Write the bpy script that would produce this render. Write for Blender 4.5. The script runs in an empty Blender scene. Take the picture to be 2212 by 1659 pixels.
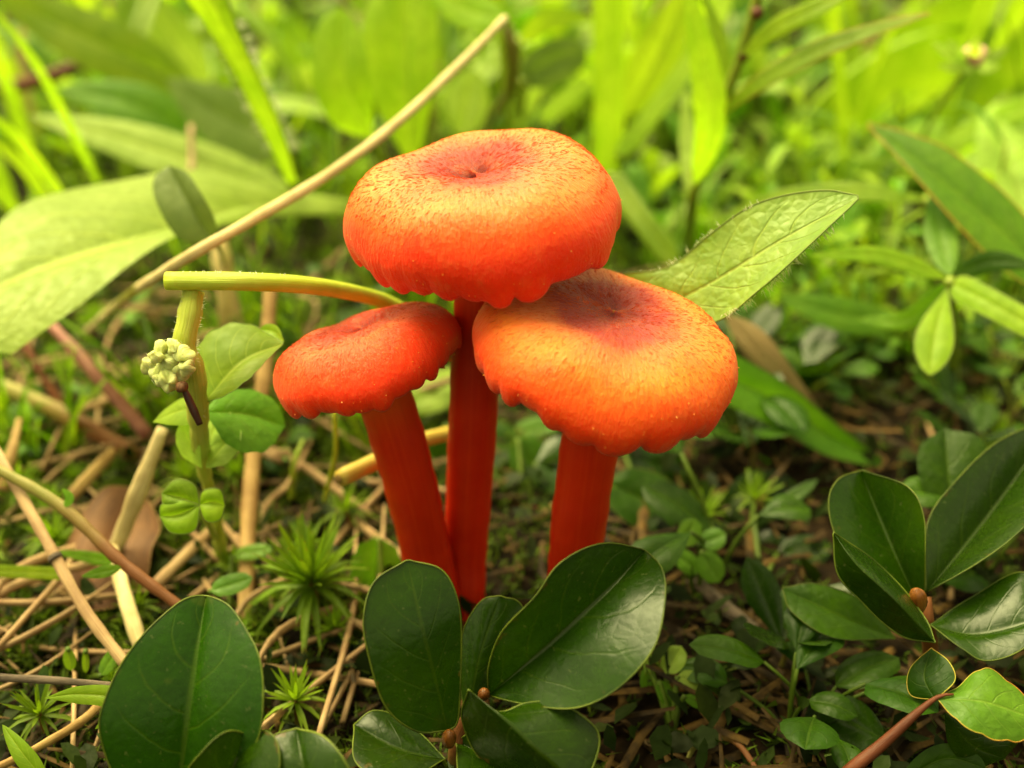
import bpy, math, random
import numpy as np
from mathutils import Vector

# ------------------------------------------------------------------ camera, sky, sun, exposure
random.seed(7); rng = np.random.default_rng(7)
S = bpy.context.scene
COL = S.collection
CM = 0.01                                   # all lengths below are in centimetres
PITCH = math.radians(30.0); HFOV = math.radians(50.0)
W0, H0 = 2212.0, 1659.0
FPX = W0 / 2 / math.tan(HFOV / 2)
CAM = np.array([0.0, -9 * math.cos(PITCH), 2.3 + 9 * math.sin(PITCH)])
FWD = np.array([0.0, math.cos(PITCH), -math.sin(PITCH)])
UPV = np.array([0.0, math.sin(PITCH), math.cos(PITCH)])
RGT = np.array([1.0, 0.0, 0.0])

cd = bpy.data.cameras.new('camera'); cam = bpy.data.objects.new('camera', cd); COL.objects.link(cam)
cd.sensor_width = 6.17; cd.lens = 6.17 / 2 / math.tan(HFOV / 2)
cam.location = Vector(CAM * CM); cam.rotation_euler = (math.pi / 2 - PITCH, 0, 0)
cd.clip_start = 0.002; cd.clip_end = 200
cd.dof.use_dof = True; cd.dof.focus_distance = 8.0 * CM; cd.dof.aperture_fstop = 3.5; cd.dof.aperture_blades = 0
S.camera = cam

SUN_EL, SUN_AZ = math.radians(62), math.radians(-48)     # behind the mushrooms, to the left; azimuth from +Y towards +X
wd = bpy.data.worlds.new('World'); S.world = wd; wd.use_nodes = True
nt = wd.node_tree; nt.nodes.clear()
sky = nt.nodes.new('ShaderNodeTexSky'); sky.sky_type = 'NISHITA'; sky.sun_disc = False
sky.sun_elevation = SUN_EL; sky.sun_rotation = SUN_AZ
sky.air_density = 1.0; sky.dust_density = 6.0; sky.ozone_density = 1.0
hs = nt.nodes.new('ShaderNodeHueSaturation'); hs.inputs['Saturation'].default_value = 0.15   # overcast: nearly grey
mx = nt.nodes.new('ShaderNodeMix'); mx.data_type = 'RGBA'; mx.blend_type = 'MULTIPLY'; mx.inputs[0].default_value = 1
mx.inputs[7].default_value = (1.0, 0.93, 0.46, 1)
bg = nt.nodes.new('ShaderNodeBackground'); bg.inputs['Strength'].default_value = 0.065
wo = nt.nodes.new('ShaderNodeOutputWorld')
nt.links.new(sky.outputs[0], hs.inputs['Color']); nt.links.new(hs.outputs[0], mx.inputs[6])
nt.links.new(mx.outputs[2], bg.inputs['Color']); nt.links.new(bg.outputs[0], wo.inputs['Surface'])
sl = bpy.data.lights.new('sun', 'SUN'); sl.energy = 1.5; sl.angle = math.radians(50); sl.color = (1.0, 0.87, 0.44)
sun = bpy.data.objects.new('sun', sl); COL.objects.link(sun)
sdir = Vector((math.sin(SUN_AZ) * math.cos(SUN_EL), math.cos(SUN_AZ) * math.cos(SUN_EL), math.sin(SUN_EL)))
sun.rotation_euler = (-sdir).to_track_quat('-Z', 'Y').to_euler()
S.view_settings.view_transform = 'Standard'; S.view_settings.look = 'None'
S.view_settings.exposure = 2.27; S.view_settings.gamma = 1
S.render.engine = 'CYCLES'; S.cycles.use_denoising = True
S.cycles.max_bounces = 6; S.cycles.transmission_bounces = 4; S.cycles.diffuse_bounces = 3; S.cycles.glossy_bounces = 2
S.cycles.caustics_reflective = False; S.cycles.caustics_refractive = False

# ------------------------------------------------------------------ pixels to places (2212 x 1659 grid)
def P(px, py, d):
    return CAM + RGT * ((px - W0 / 2) / FPX * d) + UPV * (-(py - H0 / 2) / FPX * d) + FWD * d
def gd(px, py, z=0.0):                      # depth at which the ray meets height z
    dz = UPV[2] * (-(py - H0 / 2) / FPX) + FWD[2]
    return (z - CAM[2]) / dz
def G(px, py, z=0.0): return P(px, py, gd(px, py, z))
def PY(px, py, y):                          # where the ray meets the upright plane y
    dy = UPV[1] * (-(py - H0 / 2) / FPX) + FWD[1]
    return P(px, py, (y - CAM[1]) / dy)
def nrm(v): return v / (np.linalg.norm(v) + 1e-12)
def cr(pts, n):
    p = np.array(pts, float)
    if len(p) == 1: return np.repeat(p, n, 0)
    q = np.vstack([2 * p[0] - p[1], p, 2 * p[-1] - p[-2]])
    out = []
    for i in range(len(p) - 1):
        a, b, c, d = q[i:i + 4]
        t = np.linspace(0, 1, 24, endpoint=False)[:, None]
        out.append(.5 * ((2 * b) + (c - a) * t + (2 * a - 5 * b + 4 * c - d) * t * t + (3 * b - a - 3 * c + d) * t ** 3))
    out = np.vstack(out + [p[-1:]])
    s = np.concatenate([[0], np.cumsum(np.linalg.norm(np.diff(out, axis=0), axis=1))])
    u = np.linspace(0, s[-1], n)
    return np.stack([np.interp(u, s, out[:, k]) for k in range(out.shape[1])], 1)

# ------------------------------------------------------------------ object helpers
ORG = {}
def finish(o, parent, label, cat, group, kind):
    if parent: o.parent = parent
    if label: o['label'] = label
    if cat: o['category'] = cat
    if group: o['group'] = group
    if kind: o['kind'] = kind
def thing(name, label, cat, at=(0, 0, 0), group=None):
    o = bpy.data.objects.new(name, None); COL.objects.link(o)
    o.empty_display_size = 0.002
    o.location = Vector(np.array(at, float) * CM); ORG[o] = np.array(at, float)
    finish(o, None, label, cat, group, None); return o
def mesh(name, V, F, mat, parent=None, uv=None, label=None, cat=None, group=None, kind=None, smooth=True, org=None):
    V = np.asarray(V, float)
    if parent is not None: og = ORG[parent]
    else: og = np.array(org if org is not None else V[0], float)
    me = bpy.data.meshes.new(name)
    me.from_pydata(((V - og) * CM).tolist(), [], F)
    if uv is not None:
        l = me.uv_layers.new(name='UVMap')
        idx = np.empty(len(me.loops), int); me.loops.foreach_get('vertex_index', idx)
        l.data.foreach_set('uv', np.asarray(uv, float)[idx].ravel())
    if smooth: me.polygons.foreach_set('use_smooth', [True] * len(me.polygons))
    me.materials.append(mat); me.update()
    o = bpy.data.objects.new(name, me); COL.objects.link(o)
    if parent is None: o.location = Vector(og * CM)
    ORG[o] = og
    finish(o, parent, label, cat, group, kind)
    return o
def copy_tree(o, parent=None):
    c = o.copy(); COL.objects.link(c); ORG[c] = ORG[o]
    if parent: c.parent = parent
    for ch in list(o.children): copy_tree(ch, c)
    return c

def tube_geo(pts, radii, sides=10, n=None, flat=1.0, wob=0.0, caps=True, ref=None):
    """a swept round stem: verts, faces, uv"""
    pts = np.array(pts, float); n = n or max(8, 6 * len(pts))
    c = cr(pts, n)
    r = np.interp(np.linspace(0, 1, n), np.linspace(0, 1, len(radii)), radii)
    T = np.gradient(c, axis=0); V = []; F = []; UV = []
    ref = np.array(ref if ref is not None else [0.13, -0.9, 0.41])
    ph = rng.uniform(0, 6)
    for i in range(n):
        t = nrm(T[i]); a = nrm(np.cross(t, ref)); b = np.cross(a, t)
        k = 1 + wob * (math.sin(i * 1.7 + ph) * .6 + math.sin(i * .77 + ph * 2) * .6)
        for j in range(sides):
            th = 2 * math.pi * j / sides
            V.append(c[i] + (a * math.cos(th) + b * math.sin(th) * flat) * r[i] * k); UV.append((j / sides, i / (n - 1)))
    for i in range(n - 1):
        for j in range(sides):
            k = (j + 1) % sides
            F.append((i * sides + j, i * sides + k, (i + 1) * sides + k, (i + 1) * sides + j))
    if caps:
        F.append(tuple(range(sides))[::-1]); F.append(tuple(range((n - 1) * sides, n * sides)))
    return V, F, UV
def tube(name, pts, radii, mat, parent=None, **k):
    geo = {x: k.pop(x) for x in ('sides', 'n', 'flat', 'wob', 'caps', 'ref') if x in k}
    V, F, UV = tube_geo(pts, radii, **geo)
    return mesh(name, V, F, mat, parent, UV, **k)
def ball_geo(c, rad, ax=(0, 0, 1), nu=12, nv=8, bump=0.0):
    ax = nrm(np.array(ax, float)); a = nrm(np.cross(ax, [.3, .8, .1])); b = np.cross(ax, a)
    V = []; F = []; UV = []; ph = rng.uniform(0, 6, 3)
    for i in range(nv + 1):
        f = math.pi * i / nv
        for j in range(nu):
            t = 2 * math.pi * j / nu
            k = 1 + bump * (math.sin(3 * t + ph[0]) * math.sin(2 * f + ph[1]) + .5 * math.sin(5 * t + ph[2]) * math.sin(f))
            V.append(np.array(c) + k * (ax * math.cos(f) * rad[2] + (a * math.cos(t) * rad[0] + b * math.sin(t) * rad[1]) * math.sin(f)))
            UV.append((j / nu, i / nv))
    for i in range(nv):
        for j in range(nu):
            F.append((i * nu + j, i * nu + (j + 1) % nu, (i + 1) * nu + (j + 1) % nu, (i + 1) * nu + j))
    return V, F, UV
SS = np.array([-1, -.93, -.8, -.62, -.42, -.22, -.07, 0, .07, .22, .42, .62, .8, .93, 1])
def leaf_geo(M, L, R, belly=.12, crease=.05, ripple=.02, notch=0.0, teeth=0, face=None, s=SS):
    """M, L, R: sampled midrib and edges, base to tip"""
    n = len(M); V = []; UV = []; F = []
    T = np.gradient(M, axis=0); ph = rng.uniform(0, 6, 4); m = len(s)
    L = L.copy(); R = R.copy()
    if teeth:
        k = np.abs(np.sin(np.linspace(0, math.pi * teeth, n))) * .07
        L += (L - M) * k[:, None]; R += (R - M) * k[:, None]
    for i in range(n):
        N = np.cross(R[i] - L[i], T[i]); w = np.linalg.norm(R[i] - L[i]) * .5
        if np.linalg.norm(N) < 1e-7: N = np.cross(R[n // 2] - L[n // 2], T[n // 2])
        N = nrm(N)
        ref = (CAM - M[i]) if face is None else face
        if N @ ref < 0: N = -N
        t = i / (n - 1)
        for x in s:
            a = abs(x); e = L[i] if x < 0 else R[i]
            p = M[i] + (e - M[i]) * a
            h = belly * w * a * (1 - a) * 2 - crease * w * math.exp(-(a / .1) ** 2)
            h += ripple * w * a * a * (math.sin(9 * t + ph[0] + (2 if x > 0 else 0)) + .6 * math.sin(17 * t + ph[1] * (1 if x > 0 else 2)))
            V.append(p + N * h); UV.append((.5 + .5 * x, t))
    for i in range(n - 1):
        for j in range(m - 1):
            F.append((i * m + j, i * m + j + 1, (i + 1) * m + j + 1, (i + 1) * m + j))
    return V, F, UV, m
def rim_geo(V, m, rad):
    V = np.array(V).reshape(-1, m, 3)
    path = np.vstack([V[:, 0], V[::-1, -1][1:]])
    n = len(path)
    return tube_geo(path, [rad] * 3, sides=5, n=n * 2, caps=True)
def leaf3(name, M, L, R, mat, parent=None, n=26, rim=None, rimr=.009, hairs=None, **k):
    geo = {x: k.pop(x) for x in ('belly', 'crease', 'ripple', 'teeth', 'face') if x in k}
    V, F, UV, m = leaf_geo(cr(M, n), cr(L, n), cr(R, n), **geo)
    o = mesh(name, V, F, mat, parent, UV, **k)
    if rim is not None:
        v, f, u = rim_geo(V, m, rimr * .62); mesh('leaf_margin', v, f, rim, o, u)
    return o
def pleaf(name, mid, left, right, dl, dr, mat, parent=None, **k):
    """leaf from traced rails: mid carries pixel and depth, the edges bend to depth offsets dl, dr"""
    M = np.array(mid, float); n = 26
    Mp = cr(M, n)
    def rail(E, dd):
        E = cr(np.array(E, float), n); t = np.linspace(0, 1, n)
        d = Mp[:, 2] + dd * np.sin(np.pi * t) ** .8
        return np.array([P(E[i, 0], E[i, 1], d[i]) for i in range(n)])
    M3 = np.array([P(*q) for q in Mp])
    return leaf3(name, M3, rail(left, dl), rail(right, dr), mat, parent, n=n, **k)
PROF = {'lance': lambda t: np.sin(np.pi * np.clip(t, 0, 1) ** .8) ** .8, 'grass': lambda t: np.clip((1 - t) * 3.2, 0, 1) ** .7 * (0.75 + .25 * np.clip(t * 6, 0, 1)),
        'oval': lambda t: np.sqrt(np.clip(1 - (2 * t - 1) ** 2, 0, 1)), 'obov': lambda t: np.sin(np.pi * np.clip(t, 0, 1) ** 1.5) ** .7,
        'strap': lambda t: np.clip(np.minimum(t * 8 + .4, (1 - t) * 8), 0, 1) ** .5}
def rleaf(name, mid, hw, mat, parent=None, prof='lance', tilt=0.0, n=22, **k):
    """ribbon leaf along traced midrib (pixel, pixel, depth), half width in pixels"""
    Mp = cr(np.array(mid, float), n); t = np.linspace(0, 1, n)
    D = np.gradient(Mp[:, :2], axis=0); D /= np.linalg.norm(D, axis=1)[:, None] + 1e-9
    w = hw * PROF[prof](t)
    nx, ny = -D[:, 1] * w, D[:, 0] * w; dd = tilt * w / FPX * Mp[:, 2]
    A = np.array([P(Mp[i, 0] + nx[i], Mp[i, 1] + ny[i], Mp[i, 2] + dd[i]) for i in range(n)])
    B = np.array([P(Mp[i, 0] - nx[i], Mp[i, 1] - ny[i], Mp[i, 2] - dd[i]) for i in range(n)])
    return leaf3(name, np.array([P(*q) for q in Mp]), A, B, mat, parent, n=n, **k)
def wleaf(name, pts, hw, mat, parent=None, prof='lance', side=None, n=12, s=None, **k):
    """leaf along a path in space (cm)"""
    M = cr(np.array(pts, float), n); t = np.linspace(0, 1, n)
    T = np.gradient(M, axis=0); w = hw * PROF[prof](t)
    sd = np.array(side if side is not None else np.cross(T[n // 2], [0, 0, 1.0]), float)
    Sd = np.array([nrm(sd - nrm(T[i]) * (sd @ nrm(T[i]))) for i in range(n)])
    geo = {x: k.pop(x) for x in ('belly', 'crease', 'ripple', 'teeth', 'face') if x in k}
    geo.setdefault('face', np.array([0, -.3, 1.0]))
    V, F, UV, m = leaf_geo(M, M + Sd * w[:, None], M - Sd * w[:, None], s=s if s is not None else np.array([-1, -.75, -.4, -.08, .0, .08, .4, .75, 1]), **geo)
    return mesh(name, V, F, mat, parent, UV, **k)
def pt(pts): return [P(*q) for q in pts]
def px(r, d): return r / FPX * d            # a length in photo pixels at depth d, in cm

# ------------------------------------------------------------------ materials
def nodes(name):
    m = bpy.data.materials.new(name); m.use_nodes = True
    t = m.node_tree; t.nodes.clear()
    return m, t
class NB:
    def __init__(s, t): s.t = t
    def n(s, typ, **k):
        x = s.t.nodes.new(typ)
        for a, b in k.items(): setattr(x, a, b)
        return x
    def link(s, a, b): s.t.links.new(a, b)
    def put(s, sock, v):
        if hasattr(v, 'is_output'): s.link(v, sock)
        elif v is not None: sock.default_value = v
    def m(s, op, a, b=None, c=None, clamp=False):
        x = s.n('ShaderNodeMath', operation=op, use_clamp=clamp)
        s.put(x.inputs[0], a); s.put(x.inputs[1], b); s.put(x.inputs[2], c); return x.outputs[0]
    def mr(s, v, a, b, c, d):
        x = s.n('ShaderNodeMapRange', clamp=True, interpolation_type='SMOOTHSTEP'); s.put(x.inputs[0], v)
        for i, q in enumerate((a, b, c, d)): s.put(x.inputs[1 + i], q)
        return x.outputs[0]
    def mix(s, f, a, b, mode='MIX'):
        x = s.n('ShaderNodeMix', data_type='RGBA', blend_type=mode); s.put(x.inputs[0], f)
        for i, q in ((6, a), (7, b)):
            s.put(x.inputs[i], q if hasattr(q, 'is_output') else (*q, 1) if len(q) == 3 else q)
        return x.outputs[2]
    def noise(s, vec, scale, detail=3, rough=.5):
        x = s.n('ShaderNodeTexNoise'); s.put(x.inputs['Vector'], vec); x.inputs['Scale'].default_value = scale
        x.inputs['Detail'].default_value = detail; x.inputs['Roughness'].default_value = rough; return x.outputs[0]
    def ramp(s, f, stops):
        x = s.n('ShaderNodeValToRGB'); s.put(x.inputs[0], f); e = x.color_ramp.elements
        while len(e) < len(stops): e.new(.5)
        for i, (p, c) in enumerate(stops): e[i].position = p; e[i].color = (*c, 1)
        return x.outputs[0]
    def bump(s, h, strength, dist):
        x = s.n('ShaderNodeBump'); x.inputs['Strength'].default_value = strength; x.inputs['Distance'].default_value = dist
        s.link(h, x.inputs['Height']); return x.outputs[0]

def leaf_mat(name, c1, c2, vein=None, rough=.45, spec=.5, tl=.4, tcol=None, side=6, veinw=.5, parallel=0, crinkle=.3, spots=None, var=.25, coat=0.0, island=False, tip=None):
    m, t = nodes(name); b = NB(t)
    uv = b.n('ShaderNodeUVMap'); sep = b.n('ShaderNodeSeparateXYZ'); b.link(uv.outputs[0], sep.inputs[0])
    u, v = sep.outputs[0], sep.outputs[1]
    obj = b.n('ShaderNodeTexCoord').outputs['Object']
    oi = b.n('ShaderNodeObjectInfo').outputs['Random']
    if island: oi = b.n('ShaderNodeNewGeometry').outputs['Random Per Island']
    au = b.m('MULTIPLY', b.m('ABSOLUTE', b.m('SUBTRACT', u, .5)), 2)
    wob = b.noise(obj, 250, 2)
    n1 = b.noise(obj, 180, 4, .6); n2 = b.noise(obj, 900, 3, .6)
    base = b.mix(b.mr(n1, .3, .7, 0, 1), c1, c2)
    base = b.mix(b.mr(n2, .35, .7, 0, .35), base, tuple(x * .6 for x in c1))
    # every leaf its own shade
    hsv = b.n('ShaderNodeHueSaturation'); b.put(hsv.inputs['Hue'], b.m('ADD', .5 - var * .02, b.m('MULTIPLY', oi, var * .06)))
    b.put(hsv.inputs['Value'], b.m('ADD', 1 - var, b.m('MULTIPLY', b.m('FRACT', b.m('MULTIPLY', oi, 7.31)), 2 * var))); b.put(hsv.inputs['Color'], base)
    base = hsv.outputs[0]
    vm = b.mr(au, .015, .06, 1, 0)
    if parallel:
        w = b.m('ABSOLUTE', b.m('SUBTRACT', b.m('FRACT', b.m('MULTIPLY', u, parallel)), .5))
        sv = b.m('MULTIPLY', b.mr(w, .0, .22, 1, 0), .6)
    elif side:
        ph = b.m('ADD', b.m('SUBTRACT', b.m('MULTIPLY', v, side), b.m('MULTIPLY', b.m('POWER', au, 1.3), side * .3)), b.m('MULTIPLY', wob, .5))
        ph = b.m('ADD', ph, b.m('MULTIPLY', b.m('GREATER_THAN', u, .5), .37))
        w = b.m('ABSOLUTE', b.m('SUBTRACT', b.m('FRACT', ph), .5))
        sv = b.m('MULTIPLY', b.mr(w, .0, .06, 1, 0), b.mr(au, .55, .95, .75, 0))
    else: sv = b.m('MULTIPLY', vm, 0)
    veins = b.m('MAXIMUM', vm, sv)
    if vein: base = b.mix(b.m('MULTIPLY', veins, veinw), base, vein)
    if tip: base = b.mix(b.mr(v, .9, 1.0, 0, .8), base, tip)
    if coat:
        wn = b.noise(obj, 330, 3, .7); base = b.mix(b.mr(b.m('ADD', b.m('MULTIPLY', au, .35), wn), .93, 1.0, 0, .7), base, (.10, .055, .012)); base = b.mix(b.mr(b.noise(obj, 2600, 2, .6), .66, .72, 0, .35), base, (.11, .13, .05))
    if spots:
        sp = b.mr(b.noise(obj, 420, 2), .66, .74, 0, .7); base = b.mix(sp, base, spots)
    vor = b.n('ShaderNodeTexVoronoi', feature='DISTANCE_TO_EDGE'); b.link(obj, vor.inputs['Vector']); vor.inputs['Scale'].default_value = 1100
    h = b.m('SUBTRACT', b.m('ADD', b.m('MULTIPLY', vor.outputs['Distance'], 1.0), b.m('MULTIPLY', n2, .8)), b.m('MULTIPLY', veins, .9))
    nb = b.bump(h, crinkle, .00025)
    pr = b.n('ShaderNodeBsdfPrincipled'); b.put(pr.inputs['Base Color'], base)
    b.put(pr.inputs['Roughness'], b.mr(n2, .3, .7, rough * .85, min(1, rough * 1.25))); pr.inputs['Specular IOR Level'].default_value = spec
    pr.inputs['Coat Weight'].default_value = coat; pr.inputs['Coat Roughness'].default_value = .28
    b.link(nb, pr.inputs['Normal'])
    tr = b.n('ShaderNodeBsdfTranslucent')
    tc = b.mix(1, base, tcol or (1.8, 1.85, .8), 'MULTIPLY'); b.link(tc, tr.inputs['Color'])
    ms = b.n('ShaderNodeMixShader'); ms.inputs[0].default_value = tl
    b.link(pr.outputs[0], ms.inputs[1]); b.link(tr.outputs[0], ms.inputs[2])
    out = b.n('ShaderNodeOutputMaterial'); b.link(ms.outputs[0], out.inputs['Surface'])
    return m
def plain_mat(name, c1, c2, rough=.6, spec=.3, scale=300, stretch=(1, 1, 1), bump=.3, tl=0.0, var=.2, island=False, along=None, sss=0.0, nodes_at=None):
    """stems, straw, twigs, soil: two-tone noise, optional colour change along the stem"""
    m, t = nodes(name); b = NB(t)
    tcn = b.n('ShaderNodeTexCoord'); obj = tcn.outputs['Object']
    oi = b.n('ShaderNodeNewGeometry').outputs['Random Per Island'] if island else b.n('ShaderNodeObjectInfo').outputs['Random']
    uv = b.n('ShaderNodeUVMap'); sep = b.n('ShaderNodeSeparateXYZ'); b.link(uv.outputs[0], sep.inputs[0])
    mp = b.n('ShaderNodeMapping'); b.link(uv.outputs[0], mp.inputs[0]); mp.inputs['Scale'].default_value = (14, 1.6, 1)
    fib = b.noise(mp.outputs[0], 2.2, 4, .65) if not island else b.noise(obj, scale * 2, 3)
    n1 = b.noise(obj, scale, 4, .6)
    f = b.mr(b.m('ADD', b.m('MULTIPLY', n1, .5), b.m('MULTIPLY', fib, .5)), .38, .62, 0, 1)
    base = b.mix(f, c1, c2)
    if along: base = b.mix(b.mr(b.m('ADD', sep.outputs[1], b.m('MULTIPLY', n1, .25)), .35, .85, 0, 1), base, along)
    hsv = b.n('ShaderNodeHueSaturation'); b.put(hsv.inputs['Value'], b.m('ADD', 1 - var, b.m('MULTIPLY', oi, 2 * var))); b.put(hsv.inputs['Color'], base)
    pr = b.n('ShaderNodeBsdfPrincipled'); b.put(pr.inputs['Base Color'], hsv.outputs[0])
    pr.inputs['Roughness'].default_value = rough; pr.inputs['Specular IOR Level'].default_value = spec
    if sss:
        pr.inputs['Subsurface Weight'].default_value = sss; pr.inputs['Subsurface Radius'].default_value = (1, .7, .25); pr.inputs['Subsurface Scale'].default_value = .0012
    b.link(b.bump(b.m('ADD', n1, fib), bump, .0003), pr.inputs['Normal'])
    sh = pr.outputs[0]
    if tl:
        tr = b.n('ShaderNodeBsdfTranslucent'); b.link(hsv.outputs[0], tr.inputs['Color'])
        ms = b.n('ShaderNodeMixShader'); ms.inputs[0].default_value = tl
        b.link(sh, ms.inputs[1]); b.link(tr.outputs[0], ms.inputs[2]); sh = ms.outputs[0]
    out = b.n('ShaderNodeOutputMaterial'); b.link(sh, out.inputs['Surface'])
    return m
def cap_mat(name, stops, seed, sss=.85):
    m, t = nodes(name); b = NB(t)
    uv = b.n('ShaderNodeUVMap'); sep = b.n('ShaderNodeSeparateXYZ'); b.link(uv.outputs[0], sep.inputs[0])
    obj = b.n('ShaderNodeTexCoord').outputs['Object']
    big = b.noise(obj, 170, 3, .6); mid = b.noise(obj, 600, 3, .6)
    # radial fibre streaks: angle stretched fine, radius coarse
    ang = b.m('MULTIPLY', sep.outputs[0], 2 * math.pi)
    cv = b.n('ShaderNodeCombineXYZ')
    b.put(cv.inputs[0], b.m('MULTIPLY', b.m('COSINE', ang), 34)); b.put(cv.inputs[1], b.m('MULTIPLY', b.m('SINE', ang), 34)); b.put(cv.inputs[2], b.m('MULTIPLY', sep.outputs[1], 11))
    st = b.noise(cv.outputs[0], 1.0, 3, .7)
    v = b.m('ADD', sep.outputs[1], b.m('MULTIPLY', b.m('SUBTRACT', big, .5), .35))
    v = b.m('ADD', v, b.m('MULTIPLY', b.m('SUBTRACT', st, .5), .10))
    base = b.ramp(v, stops)
    base = b.mix(b.mr(st, .52, .74, 0, .10), base, (.58, .075, .012))
    base = b.mix(b.mr(mid, .5, .75, 0, .22), base, (.85, .22, .05))
    pr = b.n('ShaderNodeBsdfPrincipled'); b.put(pr.inputs['Base Color'], base)
    pr.inputs['Roughness'].default_value = .48; pr.inputs['Specular IOR Level'].default_value = .26
    pr.inputs['Subsurface Weight'].default_value = sss; pr.inputs['Subsurface Radius'].default_value = (1.0, .28, .06)
    pr.inputs['Subsurface Scale'].default_value = .0018
    pr.inputs['Sheen Weight'].default_value = .14; pr.inputs['Sheen Roughness'].default_value = .5; pr.inputs['Sheen Tint'].default_value = (1, .72, .5, 1)
    b.link(b.bump(b.m('ADD', b.m('MULTIPLY', st, 1.0), b.m('ADD', b.m('MULTIPLY', mid, .7), b.m('MULTIPLY', b.noise(obj, 2200, 2, .6), .7))), .5, .0003), pr.inputs['Normal'])
    out = b.n('ShaderNodeOutputMaterial'); b.link(pr.outputs[0], out.inputs['Surface'])
    return m

MAT = {}
MAT['bright'] = leaf_mat('bright_yellow_green_leaf', (.20, .34, .010), (.29, .42, .018), (.40, .50, .06), .5, .35, .5, side=7, crinkle=.15)
MAT['grass'] = leaf_mat('green_grass_blade', (.21, .34, .007), (.29, .41, .016), (.34, .42, .08), .5, .35, .45, parallel=7, crinkle=.15)
MAT['pale'] = leaf_mat('pale_green_leaf', (.31, .46, .05), (.40, .55, .09), (.52, .62, .12), .5, .45, .42, side=8, crinkle=.45, veinw=.7)
MAT['hairy'] = leaf_mat('matt_hairy_green_leaf', (.18, .31, .025), (.28, .40, .06), (.40, .48, .10), .5, .5, .38, side=6, crinkle=.6, veinw=.5, var=.05)
MAT['grey'] = leaf_mat('dull_grey_green_leaf', (.14, .21, .035), (.19, .26, .06), None, .55, .35, .35, side=0, crinkle=.15)
MAT['dark'] = leaf_mat('dark_glossy_green_leaf', (.012, .036, .0003), (.020, .050, .0005), (.05, .085, .003), .26, .28, .2, side=5, crinkle=.16, veinw=.28, coat=.12, var=.15, spots=None)
MAT['darkspot'] = leaf_mat('spotted_dark_green_leaf', (.011, .046, .0003), (.018, .062, .0005), (.06, .11, .004), .28, .22, .22, side=5, crinkle=.16, veinw=.4, coat=.12, var=.05, spots=(.05, .075, .008))
MAT['shade'] = leaf_mat('shade_toned_herb_leaf', (.026, .076, .001), (.044, .105, .002), (.08, .14, .008), .42, .28, .35, side=5, crinkle=.35, veinw=.4, var=.3)  # darker counterpart of the fresh herb leaf, shade put into its colour
MAT['fresh'] = leaf_mat('fresh_green_herb_leaf', (.09, .22, .006), (.14, .28, .012), (.22, .33, .04), .48, .4, .4, side=5, crinkle=.35, veinw=.35, var=.2)
MAT['moss'] = leaf_mat('haircap_moss_leaf', (.15, .25, .010), (.21, .31, .015), None, .5, .3, .4, side=0, crinkle=.1, tip=(.28, .12, .02))
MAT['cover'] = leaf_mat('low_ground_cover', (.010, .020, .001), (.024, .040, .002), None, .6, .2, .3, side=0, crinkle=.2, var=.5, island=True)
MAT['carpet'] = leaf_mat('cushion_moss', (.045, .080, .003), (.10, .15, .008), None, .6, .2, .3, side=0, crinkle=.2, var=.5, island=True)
MAT['rim'] = plain_mat('pale_leaf_margin', (.16, .24, .03), (.22, .30, .04), .4, .4, tl=.2)
MAT['rimdark'] = plain_mat('green_leaf_margin', (.03, .06, .003), (.17, .22, .018), .4, .4, tl=.2, scale=260)
MAT['rimred'] = plain_mat('rusty_leaf_margin', (.30, .30, .03), (.45, .12, .02), .4, .4, scale=150)
MAT['stalk'] = plain_mat('green_stalk', (.24, .34, .02), (.32, .40, .04), .38, .5, tl=.15, sss=.3)
MAT['fuzzy'] = plain_mat('downy_yellow_green_stalk', (.40, .46, .05), (.50, .54, .10), .6, .3, bump=.7, sss=.3)
MAT['bud'] = plain_mat('downy_pale_green_buds', (.55, .62, .18), (.68, .70, .32), .6, .3, scale=900, bump=.8, sss=.3)
MAT['budred'] = plain_mat('orange_brown_bud', (.12, .035, .006), (.22, .075, .012), .25, .6, scale=500)
MAT['straw'] = plain_mat('dry_straw', (.20, .105, .030), (.40, .25, .095), .6, .3)
MAT['palestraw'] = plain_mat('pale_dry_straw', (.42, .31, .14), (.62, .50, .27), .6, .3)
MAT['greystraw'] = plain_mat('greyish_pink_straw', (.26, .15, .075), (.44, .29, .15), .6, .3)
MAT['yellowstraw'] = plain_mat('yellow_straw', (.48, .34, .05), (.60, .44, .09), .5, .4, sss=.2)
MAT['twig'] = plain_mat('dark_twig', (.07, .05, .04), (.18, .13, .10), .7, .3, bump=.6)
MAT['brownstem'] = plain_mat('brown_runner', (.20, .20, .03), (.26, .22, .05), .5, .4, along=(.17, .055, .014))
MAT['redstem'] = plain_mat('red_stem', (.085, .018, .006), (.14, .034, .010), .45, .4)
MAT['purple'] = plain_mat('purplish_stem', (.22, .06, .06), (.34, .13, .10), .5, .4)
MAT['darkstalk'] = plain_mat('dark_maroon_stalk', (.035, .010, .008), (.07, .02, .015), .3, .5)
MAT['deadleaf'] = plain_mat('dead_brown_leaf', (.08, .032, .014), (.17, .075, .032), .6, .3, scale=200, tl=.15)
MAT['tanleaf'] = plain_mat('tan_dead_leaf', (.36, .24, .11), (.50, .36, .18), .6, .3, scale=200, tl=.2)
MAT['litter'] = plain_mat('mixed_litter', (.020, .010, .002), (.075, .040, .008), .7, .2, scale=300, var=.6, island=True)
MAT['shadestalk'] = plain_mat('shade_toned_stalk', (.05, .09, .005), (.09, .14, .010), .5, .3)  # darker copy of the green stalk, with shade painted into the colour
MAT['hair'] = plain_mat('white_hairs', (.78, .80, .58), (.86, .87, .70), .35, .5, tl=.5)
MAT['pink'] = plain_mat('pink_florets', (.60, .30, .22), (.72, .45, .32), .6, .3, scale=900)
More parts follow.
